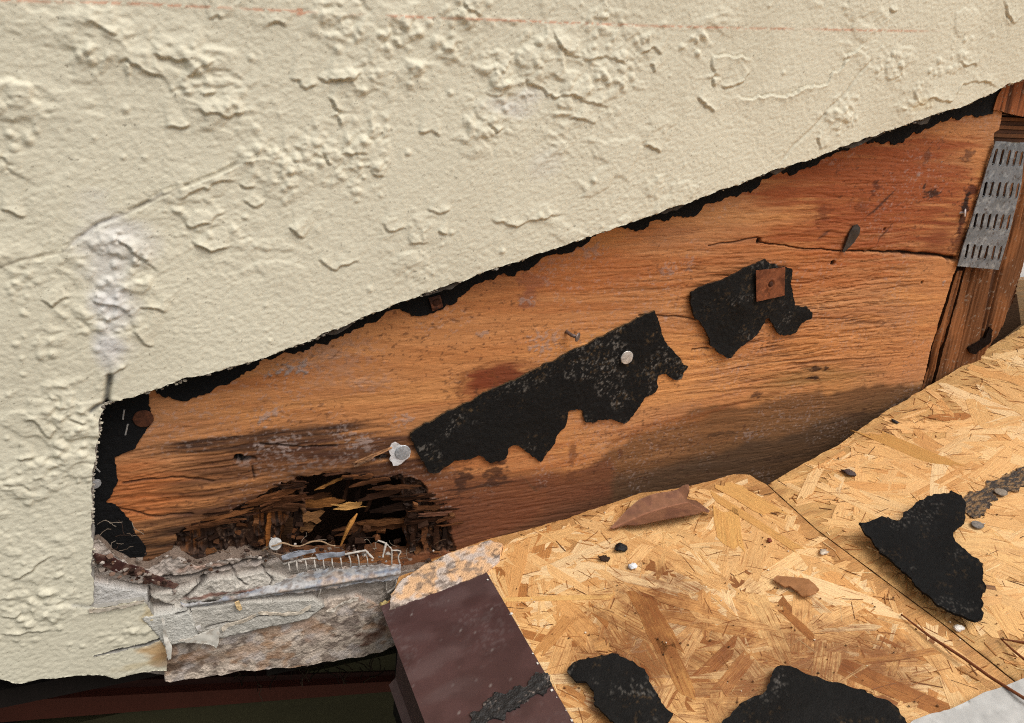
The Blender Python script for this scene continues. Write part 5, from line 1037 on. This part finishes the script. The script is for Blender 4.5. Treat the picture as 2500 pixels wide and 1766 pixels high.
# =================================================================== UNDER THE OVERHANG
BY = .115
zs = at(0, 1640, 0)[2]
mb = MB(); mb.box((-1.3, .0, -.505), (.05, BY + .05, -.488), lin(24, 18, 15)); mb.box((-1.3, BY + .03, -.67), (.9, BY + .05, -.505), lin(14, 11, 9)); mb.box((.05, .0, -.53), (.9, BY + .05, -.515), lin(20, 15, 12)); tag(mb.build('soffit_and_backing', M_WOODV), 'underside board behind the ragged stucco edge, with near-black backing added as shade', 'board')  # near-black backing added to make the shaded gap above the trim
t1 = at(0, 1705, BY); t2 = at(930, 1648, BY); u1 = at(0, 1762, BY); u2 = at(940, 1692, BY)
s_ = (t2[2]-t1[2])/(t2[0]-t1[0])
tb = root('trim_board', tuple(u1), 'reddish brown trim board under the wall, its colour darkened to stand for shade', 'trim')
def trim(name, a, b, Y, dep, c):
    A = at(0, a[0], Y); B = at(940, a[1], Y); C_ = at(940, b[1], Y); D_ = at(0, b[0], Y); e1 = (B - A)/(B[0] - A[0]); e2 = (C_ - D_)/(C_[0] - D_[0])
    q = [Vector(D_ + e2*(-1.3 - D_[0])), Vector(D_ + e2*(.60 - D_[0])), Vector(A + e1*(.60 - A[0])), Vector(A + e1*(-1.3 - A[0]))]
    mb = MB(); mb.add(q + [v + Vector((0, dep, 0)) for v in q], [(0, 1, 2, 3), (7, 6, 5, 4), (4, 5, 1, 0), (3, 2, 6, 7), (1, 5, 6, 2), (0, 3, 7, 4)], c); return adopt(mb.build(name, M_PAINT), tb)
trim('upper_board', (1672, 1640), (1712, 1664), BY + .010, .03, lin(50, 24, 17)); trim('lower_board', (1713, 1665), (1764, 1690), BY, .03, lin(78, 36, 24))  # browns darkened so the boards carry the overhang's shade in their colour
mb = MB(); mb.box((-1.3, BY + .012, -3.2), (1.8, BY + .2, -.66), lin(58, 55, 34)); tag(mb.build('lower_wall', M_PAINT), 'lower wall below the trim, coloured dark olive to stand for deep shade', 'wall')  # deep shade is put into this dark olive colour
mb = MB(); rn = random.Random(3)
for i in range(46):      # hanging nest dirt
    x = rn.uniform(560, 940); p = Vector(at(x, rn.gauss(1620, 16), .02 + rn.random()*.03)); Q = [p]
    d = Vector((rn.gauss(0, .5), rn.gauss(0, .3), -.6)).normalized()
    for k in range(5): d = (d + Vector((rn.gauss(0, .5), rn.gauss(0, .3), rn.gauss(-.1, .4)))).normalized(); Q.append(Q[-1] + d*.004)
    mb.tube(Q, .0005, rn.choice([lin(40,32,26), lin(30,25,20), lin(56,46,36)]), 4)
o = stuff(mb.build('hanging_fibres', M_DIRT)); o['label'] = 'tangle of dusty fibres hanging in the gap under the mortar'; o['category'] = 'fibres'

# =================================================================== BEYOND THE TRUSS
mb = MB(); p = at(2490, 690, .12); mb.box((p[0]-.03, p[1], p[2]-.02), (p[0]+.25, p[1]+.012, p[2]+.05), lin(222, 222, 220)); tag(mb.build('white_board', M_PAINT), 'edge of a white board beyond the truss timber', 'board')
mb = MB(); p = at(2440, 800, .07); mb.box((-.035, 0, -.022), (.035, .03, .03), lin(60, 42, 28), Matrix.Translation(Vector(p)) @ Matrix.Rotation(R_(-35), 4, 'Y')); tag(mb.build('wood_offcut', M_WOOD), 'short dark wood offcut wedged behind the truss timber', 'offcut')
mb = MB(); p = at(2480, 760, .105); mb.box((p[0]-.06, p[1], p[2]-.06), (p[0]+.3, p[1]+.011, p[2]+.045), lin(150, 120, 86)); tag(mb.build('board_offcut', M_OSB), 'pale board standing in the gap behind the truss timber', 'offcut')
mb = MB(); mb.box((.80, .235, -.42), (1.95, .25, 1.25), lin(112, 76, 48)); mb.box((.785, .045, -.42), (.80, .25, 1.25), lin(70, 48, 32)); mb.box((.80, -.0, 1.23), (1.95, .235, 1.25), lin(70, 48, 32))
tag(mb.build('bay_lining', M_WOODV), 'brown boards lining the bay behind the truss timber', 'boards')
